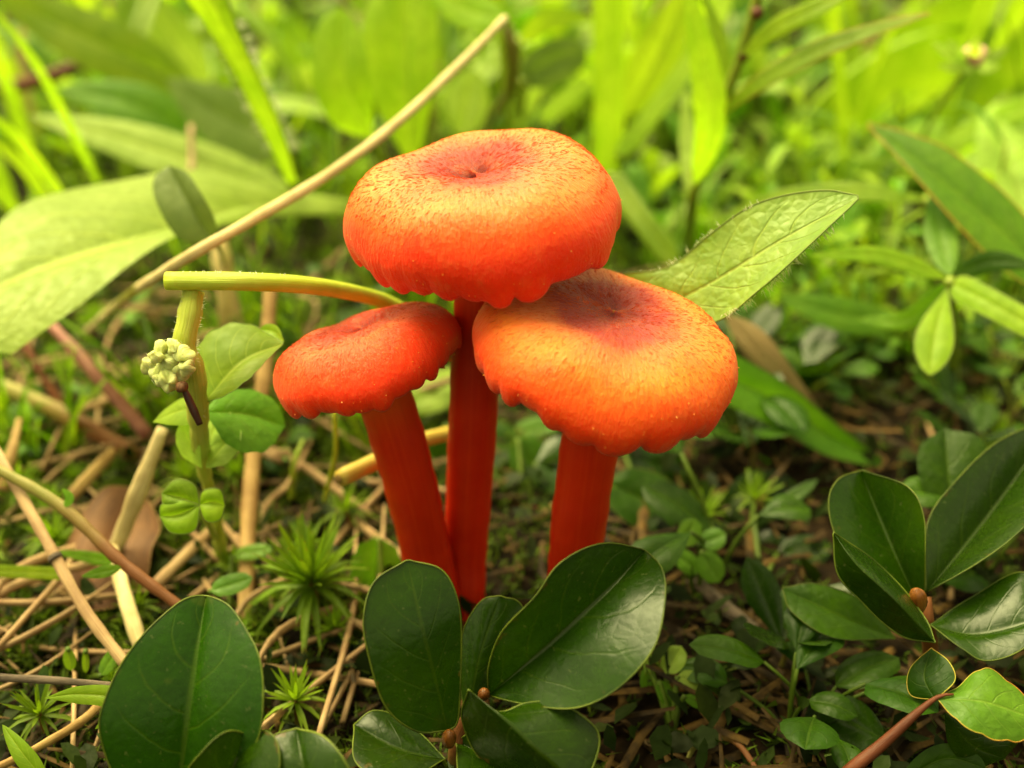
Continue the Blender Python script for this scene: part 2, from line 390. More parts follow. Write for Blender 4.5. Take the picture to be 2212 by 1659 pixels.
MAT['soil'] = plain_mat('dark_soil', (.005, .003, .0015), (.015, .008, .003), .9, .1, scale=220, bump=1.0, island=True, var=.05)
MAT['stem'] = None
def stem_mat():
    m, t = nodes('red_orange_mushroom_stem'); b = NB(t)
    uv = b.n('ShaderNodeUVMap'); mp = b.n('ShaderNodeMapping'); b.link(uv.outputs[0], mp.inputs[0]); mp.inputs['Scale'].default_value = (22, .8, 1)
    f = b.noise(mp.outputs[0], 2.0, 3, .6); obj = b.n('ShaderNodeTexCoord').outputs['Object']; n1 = b.noise(obj, 260, 3)
    base = b.mix(b.mr(n1, .3, .7, 0, 1), (.56, .017, .001), (.64, .026, .001)); base = b.mix(b.mr(f, .5, .74, 0, .35), base, (.78, .08, .008)); base = b.mix(b.mr(f, .46, .28, 0, .3), base, (.38, .014, .001)); sp = b.n('ShaderNodeSeparateXYZ'); b.link(uv.outputs[0], sp.inputs[0]); base = b.mix(b.mr(sp.outputs[1], .74, .96, 0, .7), base, (.88, .15, .012))
    pr = b.n('ShaderNodeBsdfPrincipled'); b.put(pr.inputs['Base Color'], base); pr.inputs['Roughness'].default_value = .42; pr.inputs['Specular IOR Level'].default_value = .4
    pr.inputs['Subsurface Weight'].default_value = .5; pr.inputs['Subsurface Radius'].default_value = (1, .2, .03); pr.inputs['Subsurface Scale'].default_value = .0015
    b.link(b.bump(b.m('ADD', f, b.m('MULTIPLY', n1, .6)), .10, .0003), pr.inputs['Normal'])
    out = b.n('ShaderNodeOutputMaterial'); b.link(pr.outputs[0], out.inputs['Surface']); return m
MAT['stem'] = stem_mat()
CAPSTOPS = [(0, (.17, .014, .016)), (.20, (.36, .034, .028)), (.34, (.70, .14, .05)), (.49, (.88, .20, .045)), (.63, (.92, .10, .007)), (.78, (.88, .035, .001)), (1, (.82, .022, .001))]
MAT['cap_top'] = cap_mat('orange_cap_skin', CAPSTOPS, 1)
MAT['cap_right'] = cap_mat('amber_cap_skin', [(0, (.21, .020, .026)), (.29, (.37, .040, .036)), (.42, (.74, .18, .05)), (.58, (.90, .22, .020)), (.70, (.92, .12, .005)), (.85, (.90, .05, .001)), (1, (.84, .03, .001))], 2)
MAT['cap_left'] = cap_mat('scarlet_cap_skin', [(0, (.22, .020, .02)), (.28, (.40, .042, .026)), (.42, (.74, .085, .025)), (.62, (.88, .060, .004)), (1, (.86, .028, .001))], 3)
MAT['fibril'] = plain_mat('reddish_cap_fibrils', (.74, .15, .05), (.88, .26, .10), .5, .35, scale=700, island=True, var=.15, tl=.5)
MAT['grain'] = plain_mat('yellow_margin_grains', (.85, .26, .03), (.9, .40, .06), .5, .4, island=True)
MAT['gill'] = plain_mat('orange_gills', (.75, .20, .02), (.82, .28, .04), .5, .3, sss=.3)

# ------------------------------------------------------------------ ground
def ground_z(x, y): return .10 * np.sin(x * .9 + 1) * np.cos(y * .7) + .06 * np.sin(x * 2.3 + y * 1.7) - .08
def build_ground():
    near = np.linspace(-1, 1, 121)
    ax = np.sign(near) * (np.abs(near) * 14 + np.abs(near) ** 9 * 6000)
    ay = ax + 6
    V = []; F = []; UV = []
    for j, y in enumerate(ay):
        for i, x in enumerate(ax):
            far = math.exp(-((x / 60) ** 2 + ((y - 6) / 60) ** 2))
            V.append((x, y, ground_z(x, y) * far - (0 if far > .3 else .08) + rng.normal(0, .02) * (far > .5))); UV.append((i / 120, j / 120))
    for j in range(120):
        for i in range(120):
            F.append((j * 121 + i, j * 121 + i + 1, (j + 1) * 121 + i + 1, (j + 1) * 121 + i))
    mesh('ground', V, F, MAT['soil'], None, UV, kind='structure', org=(0, 0, 0), label='dark brown soil under the plants', cat='ground')
build_ground()

# ------------------------------------------------------------------ mushrooms
CAP_PROFILE = [(0, .31), (.06, .313), (.14, .335), (.28, .385), (.46, .41), (.62, .395), (.76, .34), (.88, .225), (.96, .08), (1.0, -.08), (.99, -.21), (.96, -.31), (.935, -.345)]
UNDER = [(.91, -.335), (.86, -.25), (.70, -.16), (.45, -.07), (.22, -.03), (.0, -.02)]
def mushroom(label, centre, R, axis, yaw, mat, stem_pts, stem_r, hscale=1.0, dip=1.0, lobes=27, seed=0, wave=.05, notches=(), rimdrop=None):
    r_ = np.random.default_rng(seed)
    root = thing('mushroom', label, 'mushroom', stem_pts[0], 'orange mushrooms growing in one clump')
    ax = nrm(np.array(axis, float)); xa = nrm(np.cross([0, 1, 0], ax)); ya = np.cross(ax, xa)
    ang = math.radians(yaw); xa, ya = xa * math.cos(ang) + ya * math.sin(ang), -xa * math.sin(ang) + ya * math.cos(ang)
    top = cr(np.array(CAP_PROFILE), 46); und = cr(np.array(UNDER), 14); prof = np.vstack([top, und]); NT = 168
    nt_, nr = len(top), len(prof)
    ph = r_.uniform(0, 6.28, 8); la = r_.uniform(.25, 1.3, lobes * 2)
    # lobed margin: uneven scallops
    th = np.arange(NT) / NT * 2 * math.pi
    warp = th * lobes / 2 + .9 * np.sin(th * 3 + ph[0]) + .5 * np.sin(th * 5 + ph[1])
    scal = np.abs(np.sin(warp)) ** .55
    idx = np.floor(warp / math.pi).astype(int) % len(la)
    scal = scal * la[idx]
    for (a, wd, dp) in notches: scal -= dp * np.exp(-(np.angle(np.exp(1j * (th - math.radians(a)))) / wd) ** 2)
    kx = r_.normal(0, 4, (9, 2)); kp = r_.uniform(0, 6.28, 9)
    def lump(x, y): return .0075 * float(np.sin(kx[:, 0] * x + kx[:, 1] * y + kp).sum()) * min(1, x * x + y * y + .15)
    V = []; UV = []; F = []
    for i in range(nr):
        pr, pz = prof[i]; pz = pz * hscale
        e = max(0, min(1, (0.0 - prof[i][1]) / .36)) if i >= 18 else 0
        if i >= nt_: e *= max(0, (pr - .6) / .35)
        v = i / (nt_ - 1) if i < nt_ else 1.0
        for j in range(NT):
            t = th[j]
            rr = pr * (1 + wave * .8 * math.sin(2 * t + ph[2]) + wave * .5 * math.sin(3 * t + ph[3]) * pr)
            zz = pz + wave * pr ** 2 * math.sin(2 * t + ph[4]) + wave * .5 * pr ** 2 * math.sin(3 * t + ph[5]) + .014 * math.sin(7 * t + ph[6] + pr * 5) * pr + .022 * math.sin(4 * t + ph[1] + pr * 7) * pr * (1.2 - pr) + lump(pr * math.cos(t), pr * math.sin(t))
            if pr < .5: zz -= (1 - dip) * -0.10 * (1 - pr / .5) + .035 * dip * math.exp(-(pr / .13) ** 2) * (1 + math.sin(2 * t + ph[7]))
            zz += -.068 * e * e * (scal[j] - .45); rr *= 1 + .03 * e * (scal[j] - .5)
            if rimdrop: zz -= rimdrop[0] * pr ** 3 * max(0, math.cos(t - math.radians(rimdrop[1]))) ** 2
            V.append(np.array(centre) + (xa * math.cos(t) * rr + ya * math.sin(t) * rr + ax * zz) * R); UV.append((j / NT, v))
    for i in range(nr - 1):
        for j in range(NT):
            k = (j + 1) % NT; F.append((i * NT + j, (i + 1) * NT + j, (i + 1) * NT + k, i * NT + k))
    cap = mesh('cap', V, F, mat, root, UV)
    Vn = np.array(V).reshape(nr, NT, 3)
    # fine radial fibrils lying on the skin
    hv = []; hf = []
    dth = np.roll(Vn, -1, 1) - np.roll(Vn, 1, 1); dr_ = np.gradient(Vn, axis=0)
    for q in range(3600):
        i = int(min(nt_ - 8, max(1, (r_.uniform(.0, 1) ** .7) * (nt_ - 16)))); j = int(r_.integers(NT))
        p = Vn[i, j] + dth[i, j] * r_.uniform(-.4, .4) + dr_[i, j] * r_.uniform(-.4, .4)
        N = nrm(np.cross(dr_[i, j], dth[i, j])); N = N if N @ (p - np.array(centre) + ax * R) > 0 else -N
        D = nrm(nrm(dr_[i, j]) + nrm(dth[i, j]) * r_.normal(0, .45) + N * r_.uniform(.05, .3))
        sd = nrm(np.cross(D, N)); L = r_.uniform(.02, .05) * R; w = .0009 * r_.uniform(.7, 1.4)
        b0 = len(hv); hv += [p - sd * w - N * .004, p + sd * w - N * .004, p + N * w * 1.6, p + D * L]; hf += [(b0, b0 + 1, b0 + 3), (b0 + 1, b0 + 2, b0 + 3), (b0 + 2, b0, b0 + 3)]
    mesh('fibrils', hv, hf, MAT['fibril'], cap, kind='stuff', smooth=False)
    # yellow grains near the margin
    hv = []; hf = []
    for q in range(120):
        i = int(r_.integers(nt_ - 18, nt_ - 2)); j = int(r_.integers(NT)); p = Vn[i, j]
        N = nrm(np.cross(dr_[i, j], dth[i, j])); N = N if N @ (p - np.array(centre)) > 0 else -N
        D = nrm(N + r_.normal(0, .5, 3)); a = nrm(np.cross(D, [.2, .5, .8])); b_ = np.cross(D, a); L = r_.uniform(.006, .016); w = L * .34
        b0 = len(hv); hv += [p + a * w, p - a * w * .5 + b_ * w, p - a * w * .5 - b_ * w, p + D * L]; hf += [(b0, b0 + 1, b0 + 3), (b0 + 1, b0 + 2, b0 + 3), (b0 + 2, b0, b0 + 3)]
    mesh('margin_grains', hv, hf, MAT['grain'], cap, kind='stuff', smooth=False)
    # gills: thin plates under the cap, one per scallop
    gv = []; gf = []
    for q in range(lobes):
        t = 2 * math.pi * (q + .5) / lobes; e = xa * math.cos(t) + ya * math.sin(t); sd = -xa * math.sin(t) + ya * math.cos(t)
        for s in (-1, 1):
            b0 = len(gv)
            for (rr, z0, z1) in ((.25, -.02, -.16), (.55, -.09, -.30), (.86, -.28, -.36)):
                gv += [np.array(centre) + (e * rr + ax * z0 * hscale) * R + sd * s * .006, np.array(centre) + (e * rr + ax * z1 * hscale) * R + sd * s * .003]
            gf += [(b0, b0 + 1, b0 + 3, b0 + 2), (b0 + 2, b0 + 3, b0 + 5, b0 + 4)]
    mesh('gills', gv, gf, MAT['gill'], root, kind='stuff')
    end = np.array(centre) - ax * R * .02
    tube('stem', list(stem_pts) + [end], stem_r, MAT['stem'], root, sides=32, n=44, flat=.9, wob=.022)
    return root
b2 = G(1012, 1335)
mushroom('tallest orange mushroom with cap raised above the two others', PY(1040, 442, .12), 1.06, (-.15, -.05, 1), 20, MAT['cap_top'],
         [b2 + np.array([0, .0, -.15]), PY(1008, 1180, .0), PY(1022, 900, .05), PY(1030, 700, .1)], [.14, .19, .205, .205, .19, .17], hscale=.80, seed=11, wave=.045, notches=((-38, .10, 1.2),))
b3 = G(1228, 1290)
mushroom('amber orange mushroom with wide flat cap beside the long hairy leaf', PY(1308, 738, -.55), 1.02, (.19, -.03, 1), 70, MAT['cap_right'],
         [b3 + np.array([0, -.45, -.15]), PY(1245, 1180, -.52), PY(1268, 1000, -.5)], [.21, .225, .232, .232, .22], hscale=.66, dip=.4, seed=23, wave=.04)
b1 = G(960, 1330)
mushroom('smallest scarlet mushroom with tilted cap tucked under the tallest one', PY(798, 762, -.25), .74, (-.31, .20, 1), 10, MAT['cap_left'],
         [b1 + np.array([0, -.1, -.15]), PY(925, 1210, -.2), PY(885, 1040, -.22), PY(845, 900, -.22)], [.18, .22, .22, .225, .225, .20], hscale=.80, dip=.6, seed=37, wave=.05)

#PART2
# ------------------------------------------------------------------ dwarf shrub sprigs in the foreground
def bud(c, r, ax, parent, mat='budred'):
    V, F, UV = ball_geo(c, r, ax, bump=.05); return mesh('bud', V, F, MAT[mat], parent, UV)
t = thing('dwarf_shrub', 'dark glossy green sprig with paired oval leaves standing before the mushrooms', 'shrub', G(990, 1590), 'dwarf shrub sprigs')
pleaf('leaf', [(966, 1578, 7.9), (945, 1480, 7.75), (912, 1350, 7.62), (880, 1212, 7.7)], [(966, 1578), (900, 1580), (832, 1525), (795, 1410), (786, 1330), (810, 1255), (880, 1210)],
      [(966, 1578), (988, 1560), (994, 1480), (998, 1390), (990, 1300), (955, 1232), (880, 1210)], -.12, .12, MAT['dark'], t, rim=MAT['rimdark'], rimr=.012, belly=-.1, crease=.02)
pleaf('leaf', [(1056, 1502, 7.9), (1150, 1422, 7.8), (1240, 1342, 7.72), (1330, 1258, 7.76), (1392, 1190, 7.9)], [(1056, 1502), (1055, 1440), (1085, 1365), (1155, 1290), (1200, 1225), (1260, 1186), (1320, 1173), (1392, 1188)],
      [(1056, 1502), (1120, 1518), (1240, 1530), (1330, 1490), (1412, 1400), (1437, 1290), (1428, 1225), (1392, 1188)], -.24, -.46, MAT['dark'], t, rim=MAT['rimdark'], rimr=.011, belly=.10, crease=.03, ripple=.03)
pleaf('leaf', [(1010, 1560, 8.35), (1035, 1420, 8.35), (1080, 1287, 8.4)], [(1010, 1560), (990, 1450), (1002, 1360), (1040, 1298), (1080, 1287)], [(1010, 1560), (1070, 1480), (1132, 1350), (1120, 1300), (1080, 1290)], .1, .1, MAT['dark'], t, rim=MAT['rimdark'], rimr=.01)
pleaf('leaf', [(1012, 1490, 7.5), (1095, 1558, 7.36), (1165, 1628, 7.3), (1262, 1710, 7.35)], [(1012, 1490), (1075, 1538), (1140, 1518), (1215, 1520), (1280, 1566), (1294, 1612), (1262, 1705)], [(1012, 1490), (1000, 1560), (1070, 1670), (1262, 1710)], .25, .55, MAT['dark'], t, rim=MAT['rimdark'], rimr=.013, belly=.06)
pleaf('leaf', [(985, 1600, 8.0), (1080, 1650, 7.85), (1200, 1735, 7.7)], [(985, 1600), (1050, 1572), (1150, 1610), (1200, 1735)], [(985, 1600), (1000, 1690), (1100, 1760), (1200, 1735)], -.1, -.3, MAT['dark'], t, rim=MAT['rimdark'], rimr=.01)
pleaf('leaf', [(962, 1640, 8.2), (860, 1615, 8.2), (765, 1565, 8.3)], [(962, 1640), (880, 1560), (810, 1535), (765, 1565)], [(962, 1640), (860, 1690), (770, 1650), (765, 1565)], .2, -.3, MAT['dark'], t, rim=MAT['rimdark'], rimr=.01)
bud(P(1045, 1500, 7.85), (.045, .045, .06), (.2, -.3, 1), t); bud(P(970, 1596, 7.85), (.055, .055, .10), (.1, -.2, 1), t)
tube('stem', [G(995, 1640) - [0, 0, .2], P(985, 1635, 8.1), P(1000, 1570, 8.0), P(1045, 1512, 7.92)], [.07, .065, .06, .05], MAT['brownstem'], t)

t = thing('dwarf_shrub', 'sprig with one large spotted green oval leaf over straw and moss', 'shrub', G(400, 1659) - [0, .3, 0], 'dwarf shrub sprigs')
pleaf('leaf', [(385, 1730, 7.6), (402, 1560, 7.5), (420, 1430, 7.55), (445, 1290, 7.75)], [(385, 1730), (262, 1700), (216, 1580), (236, 1490), (272, 1420), (330, 1350), (398, 1294), (445, 1287)],
      [(385, 1730), (490, 1690), (555, 1605), (569, 1500), (560, 1420), (532, 1362), (492, 1306), (445, 1287)], -.08, -.25, MAT['darkspot'], t, rim=MAT['rimdark'], rimr=.011, belly=.10, crease=.04)
pleaf('leaf', [(480, 1740, 7.35), (505, 1650, 7.3), (545, 1590, 7.36)], [(480, 1740), (405, 1680), (438, 1622), (490, 1580), (545, 1588)], [(480, 1740), (590, 1690), (602, 1615), (577, 1580), (545, 1588)], -.2, -.2, MAT['dark'], t, rim=MAT['rimdark'], rimr=.009, belly=.2)
pleaf('leaf', [(660, 1770, 7.2), (655, 1670, 7.12), (640, 1576, 7.3)], [(660, 1770), (565, 1710), (556, 1645), (590, 1592), (640, 1574)], [(660, 1770), (765, 1730), (752, 1655), (700, 1592), (640, 1574)], .05, -.1, MAT['dark'], t, rim=MAT['rimdark'], rimr=.012)
tube('stem', [G(400, 1750) - [0, .3, .2], P(420, 1780, 7.6), P(385, 1725, 7.6)], [.07, .06, .05], MAT['brownstem'], t)

t = thing('dwarf_shrub', 'sprig of broad shiny leaves around a brown bud above dark soil', 'shrub', G(2000, 1440), 'dwarf shrub sprigs')
pleaf('leaf', [(1995, 1330, 8.6), (1935, 1200, 8.7), (1862, 1025, 9.0)], [(1995, 1330), (1895, 1260), (1812, 1170), (1790, 1085), (1812, 1035), (1862, 1016)], [(1995, 1330), (1999, 1200), (1994, 1110), (1958, 1050), (1862, 1016)], -.2, -.35, MAT['dark'], t, rim=MAT['rimdark'], rimr=.009, belly=.12)
pleaf('leaf', [(2000, 1280, 8.5), (2090, 1170, 8.9), (2180, 1050, 9.3), (2290, 890, 9.8)], [(2000, 1280), (2003, 1130), (2060, 1045), (2150, 960), (2290, 890)], [(2000, 1280), (2100, 1222), (2212, 1142), (2300, 1040), (2290, 890)], -.1, -.6, MAT['dark'], t, rim=MAT['rimdark'], rimr=.010, belly=.15, ripple=.05)
pleaf('leaf', [(2020, 1388, 7.9), (1930, 1290, 7.7), (1850, 1216, 7.75), (1800, 1150, 7.9)], [(2020, 1388), (1945, 1372), (1862, 1302), (1810, 1240), (1800, 1150)], [(2020, 1388), (1995, 1330), (1900, 1220), (1800, 1150)], .2, .5, MAT['dark'], t, rim=MAT['rimdark'], rimr=.012)
pleaf('leaf', [(1935, 1380, 9.0), (1820, 1330, 8.9), (1690, 1272, 9.0)], [(1935, 1380), (1872, 1302), (1765, 1262), (1690, 1270)], [(1935, 1380), (1800, 1378), (1712, 1322), (1690, 1272)], .1, -.2, MAT['shade'], t, rim=MAT['rimdark'], rimr=.008)
pleaf('leaf', [(2010, 1350, 8.4), (2110, 1368, 8.3), (2270, 1330, 8.2)], [(2010, 1350), (2100, 1290), (2212, 1235), (2270, 1330)], [(2010, 1350), (2080, 1402), (2130, 1426), (2212, 1402), (2270, 1330)], .3, -.2, MAT['dark'], t, rim=MAT['rimdark'], rimr=.010)
pleaf('leaf', [(2060, 1140, 9.8), (2050, 1030, 9.9), (2040, 925, 10.1)], [(2060, 1140), (1995, 1060), (1985, 970), (2040, 925)], [(2060, 1140), (2130, 1040), (2120, 950), (2040, 925)], 0, 0, MAT['shade'], t)
bud(P(1982, 1298, 8.2), (.07, .07, .14), (-.25, -.2, 1), t); bud(P(1970, 1332, 8.1), (.05, .05, .06), (-.2, -.2, 1), t)
tube('stem', [G(2005, 1450) - [0, 0, .2], P(2010, 1420, 8.9), P(2003, 1345, 8.5), P(1998, 1290, 8.5)], [.08, .07, .06, .05], MAT['brownstem'], t)

t = thing('dwarf_shrub', 'light green ragged leaves on a leaning red stem', 'shrub', P(1810, 1690, 7.9), 'dwarf shrub sprigs')
tube('stem', [G(1740, 1760) - [0, 0, .2], P(1810, 1690, 7.9), P(1905, 1608, 7.85), P(2015, 1512, 7.8), P(2060, 1500, 7.78)], [.055, .052, .048, .036, .008], MAT['redstem'], t)
pleaf('leaf', [(2025, 1510, 7.8), (2130, 1515, 7.7), (2270, 1565, 7.7)], [(2025, 1510), (2075, 1478), (2130, 1448), (2200, 1495), (2270, 1565)], [(2025, 1510), (2090, 1572), (2190, 1598), (2270, 1565)], .25, -.1, MAT['fresh'], t, rim=MAT['rimred'], rimr=.006, ripple=.07, teeth=5)
pleaf('leaf', [(2020, 1512, 7.85), (1995, 1460, 7.95), (2012, 1400, 8.1)], [(2020, 1512), (1966, 1500), (1965, 1445), (2012, 1400)], [(2020, 1512), (2062, 1470), (2050, 1430), (2012, 1400)], .1, -.1, MAT['shade'], t, rim=MAT['rimred'], rimr=.006)
pleaf('leaf', [(2040, 1540, 7.9), (2100, 1610, 8.0), (2170, 1640, 8.1)], [(2040, 1540), (2120, 1550), (2200, 1590), (2170, 1640)], [(2040, 1540), (2050, 1610), (2100, 1660), (2170, 1640)], .1, .1, MAT['dark'], t)
pleaf('leaf', [(1930, 1605, 8.4), (1850, 1565, 8.5), (1768, 1515, 8.6)], [(1930, 1605), (1870, 1520), (1810, 1500), (1768, 1515)], [(1930, 1605), (1840, 1620), (1780, 1570), (1768, 1515)], .1, -.1, MAT['dark'], t)
rleaf('leaf', [(1950, 1690, 8.1), (2040, 1640, 8.1), (2130, 1660, 8.0)], 34, MAT['shade'], t, prof='oval')

# ------------------------------------------------------------------ hairs along a traced edge
def fringe(pts, n, length, parent, out, spread=.5, curl=.3, w=.0035):
    """fine straight or hooked hairs along a path in space"""
    c = cr(np.array(pts), 200); V = []; F = []
    for i in range(n):
        p = c[int(rng.integers(200))]; L = length * rng.uniform(.45, 1.15); d = nrm(np.array(out) + rng.normal(0, spread, 3))
        e = nrm(d + curl * rng.normal(0, 1, 3)); q = p + d * L * .55; r = q + e * L * .45; sd = nrm(np.cross(d, FWD)) * w
        b = len(V); V += [p - sd, p + sd, p + FWD * w, q - sd * .7, q + sd * .7, q + FWD * w * .7, r]
        F += [(b, b + 1, b + 4, b + 3), (b + 1, b + 2, b + 5, b + 4), (b + 2, b, b + 3, b + 5), (b + 3, b + 4, b + 6), (b + 4, b + 5, b + 6), (b + 5, b + 3, b + 6)]
    return mesh('hairs', V, F, MAT['hair'], parent, kind='stuff')
def rail3(E, d0, d1):
    E = cr(np.array(E, float), 30); return [P(E[i, 0], E[i, 1], d0 + (d1 - d0) * i / 29) for i in range(30)]

# ------------------------------------------------------------------ the hairy leaf beside the right cap
t = thing('hairy_plant', 'long pale green hairy leaf reaching out from behind the amber cap', 'plant', G(1360, 960))
lf = pleaf('leaf', [(1385, 690, 9.1), (1530, 612, 8.8), (1690, 515, 8.5), (1850, 430, 8.4)], [(1385, 690), (1332, 602), (1440, 576), (1540, 500), (1640, 437), (1780, 413), (1856, 424)],
      [(1385, 690), (1530, 697), (1640, 632), (1740, 537), (1822, 460), (1856, 426)], .25, -.25, MAT['hairy'], t, rim=MAT['rim'], rimr=.011, belly=-.12, ripple=.05)
fringe(rail3([(1560, 680), (1640, 632), (1740, 537), (1822, 462)], 8.5, 8.3), 110, .085, lf, RGT * .6 - UPV * 1.0, w=.0025)
fringe(rail3([(1332, 602), (1440, 576), (1540, 500), (1640, 437)], 9.2, 8.7), 50, .05, lf, -RGT * .5 + UPV, w=.0025)
tube('stalk', [P(1400, 685, 9.1), P(1370, 780, 10), P(1350, 900, 11.5), G(1345, 960) - [0, 0, .1]], [.10, .09, .09, .08], MAT['stalk'], t)

# ------------------------------------------------------------------ cut green stalk and the downy seedling
V_, F_, U_ = tube_geo(pt([(359, 607, 8.25), (420, 607, 8.25), (520, 608, 8.25), (650, 615, 8.5), (760, 632, 9.0), (850, 660, 9.6), (950, 730, 10.2), (1012, 840, 10.8), (1014, 1000, 11.5)]) + [G(1014, 1110) - [0, 0, .1]], [.070, .070, .068, .066, .066, .066, .066, .066, .066, .066], sides=16, n=60)
MAT['cutstalk'] = plain_mat('lime_green_stalk', (.38, .48, .02), (.48, .56, .05), .38, .45, sss=.4, bump=.5)
cs = mesh('cut_stalk', V_, F_, MAT['cutstalk'], None, U_, label='green cut stalk lying level behind the smallest mushroom', cat='stalk')
fringe(pt([(380, 588, 8.2), (520, 590, 8.2), (640, 596, 8.25)]), 24, .025, cs, UPV)
t = thing('downy_seedling', 'downy seedling with crinkled stem and clustered pale buds under cut stalk', 'seedling', G(482, 1215))
st = tube('stem', pt([(418, 630, 8.33), (408, 690, 8.3), (398, 745, 8.3), (420, 810, 8.4), (428, 900, 8.7), (438, 1000, 9.2), (462, 1100, 9.8)]) + [G(482, 1215) - [0, 0, .1]], [.085, .088, .085, .07, .05, .055, .06, .06], MAT['fuzzy'], t, n=70, sides=14, wob=.09)
fringe(pt([(440, 640, 8.25), (425, 760, 8.25), (438, 900, 8.6)]), 50, .035, st, RGT, w=.0018); fringe(pt([(396, 640, 8.25), (376, 750, 8.25), (408, 850, 8.4)]), 40, .035, st, -RGT, w=.0018)
for (x, y, r, rr) in ((322, 790, 22, .6), (345, 800, 26, .7), (336, 772, 18, .7), (352, 756, 26, .7), (378, 752, 22, .8), (400, 768, 24, .7), (368, 782, 26, .8), (362, 822, 28, .8), (388, 806, 26, .8), (404, 795, 20, .8), (345, 822, 16, .7)):
    c = P(x, y, 8.12 + rng.uniform(-.06, .08)); V, F, UV = ball_geo(c, (px(r, 8), px(r, 8) * rr, px(r, 8) * .8), nrm(rng.normal(0, 1, 3)), bump=.22, nu=18, nv=12); bo = mesh('bud', V, F, MAT['bud'], t, UV)
    fringe([c + nrm(rng.normal(0, 1, 3)) * px(r, 8) * .95 for _ in range(9)], 20, .028, bo, -RGT * .4 + UPV * .2, spread=.9, w=.0013)
V, F, UV = ball_geo(P(393, 836, 8.08), (.045, .05, .04), (0, 0, 1), bump=.15); mesh('bud_scale', V, F, MAT['deadleaf'], t, UV)
tube('dead_stalk', pt([(394, 832, 8.1), (410, 868, 8.15), (432, 917, 8.2)]), [.018, .03, .032, .024], MAT['darkstalk'], t)
pleaf('leaf', [(438, 872, 8.6), (520, 782, 8.65), (612, 742, 8.8)], [(438, 872), (424, 800), (432, 748), (480, 708), (540, 703), (612, 740)], [(438, 872), (500, 846), (560, 792), (612, 742)], .2, -.15, MAT['bright'], t, rim=MAT['rim'], rimr=.006, teeth=7)
pleaf('leaf', [(560, 712, 8.95), (590, 716, 8.9), (614, 738, 8.85)], [(560, 712), (575, 700), (600, 705), (614, 738)], [(560, 712), (580, 728), (600, 736), (614, 738)], 0, -.05, MAT['bright'], t)
pleaf('leaf', [(440, 890, 8.9), (530, 892, 9.2), (616, 922, 9.5)], [(440, 890), (488, 845), (560, 848), (602, 880), (616, 922)], [(440, 890), (500, 962), (570, 972), (616, 922)], .2, -.3, MAT['fresh'], t, teeth=6)
pleaf('leaf', [(432, 880, 8.8), (385, 888, 8.9), (330, 912, 9.0)], [(432, 880), (400, 860), (360, 880), (330, 912)], [(432, 880), (410, 915), (370, 918), (330, 912)], .1, -.1, MAT['bright'], t)
pleaf('leaf', [(436, 1012, 9.0), (412, 960, 8.95), (388, 915, 8.9)], [(436, 1012), (395, 985), (380, 945), (388, 915)], [(436, 1012), (430, 950), (415, 920), (388, 915)], 0, -.1, MAT['pale'], t, teeth=4)
pleaf('leaf', [(444, 1012, 9.0), (480, 965, 9.0), (522, 930, 9.0)], [(444, 1012), (460, 945), (490, 925), (522, 930)], [(444, 1012), (490, 1000), (515, 965), (522, 930)], .1, -.1, MAT['pale'], t, teeth=4)
pleaf('leaf', [(450, 970, 9.1), (465, 920, 9.1), (490, 880, 9.15)], [(450, 970), (440, 920), (460, 885), (490, 880)], [(450, 970), (485, 940), (500, 905), (490, 880)], .1, -.1, MAT['pale'], t, teeth=4)
for (mx_, L_, R_) in (([(432, 1092), (390, 1075), (350, 1066)], [(432, 1092), (420, 1048), (380, 1036), (350, 1066)], [(432, 1092), (390, 1095), (355, 1090), (350, 1066)]),
                      ([(432, 1090), (385, 1112), (345, 1115)], [(432, 1090), (390, 1080), (350, 1090), (345, 1115)], [(432, 1090), (420, 1145), (370, 1150), (345, 1115)]),
                      ([(430, 1090), (458, 1085), (486, 1092)], [(430, 1090), (440, 1060), (475, 1058), (486, 1092)], [(430, 1090), (445, 1125), (475, 1122), (486, 1092)])):
    pleaf('leaflet', [(a, b, 8.75) for a, b in mx_], L_, R_, -.02, -.02, MAT['bright'], t, belly=.5, ripple=.02, rim=MAT['rim'], rimr=.008)
tube('leaf_stalk', [P(430, 1090, 8.8), P(445, 1120, 9.2), P(464, 1160, 10.1)], [.03, .03, .03], MAT['stalk'], t)

# ------------------------------------------------------------------ straws, twigs and runners
def straw(label, pts, r, mat, name='dry_straw', ground=None, cat='straw', joints=(), wob=.07, flat=.6, group='dead stems on the ground', **k):
    p = pt(pts); d = np.mean([q[2] for q in pts])
    if ground is not None: p.append(G(*ground) - np.array([0, 0, .05]))
    rr = [px(x, d) for x in (r if isinstance(r, (list, tuple)) else [r, r])]
    o = tube(name, p, rr, MAT[mat], None, label=label, cat=cat, group=group, wob=wob, flat=flat, **k)
    for f in joints:
        c = cr(np.array(p), 60); i = int(f * 58)
        tube('joint', [c[i], c[i] + (c[i + 1] - c[i]) * .8], [rr[0] * 1.18, rr[0] * 1.22, rr[0] * 1.15], MAT['twig'], o)
    return o
straw('long pale dry grass stem arching diagonally behind the mushroom caps', [(1092, 38, 12.2), (1000, 132, 11.7), (850, 272, 11), (700, 383, 10.4), (550, 472, 9.9), (430, 541, 9.6), (340, 596, 10.2), (262, 650, 11.6)], [9, 11, 11, 11, 9, 7], 'palestraw', 'dry_grass_stem', ground=(170, 722), n=70)
straw('greyish pink jointed straw running down to the spotted leaf', [(-30, 935, 9.9), (0, 990, 9.5), (90, 1150, 9.1), (180, 1312, 8.8), (275, 1440, 8.6)], [13, 13, 13, 13], 'greystraw', joints=(.02, .62), n=40)
straw('tan flattened straw leaning over the dead brown leaf', [(352, 925, 9.8), (300, 1060, 9.9), (248, 1192, 10.2)], [12, 20, 15], 'palestraw', flat=.35)
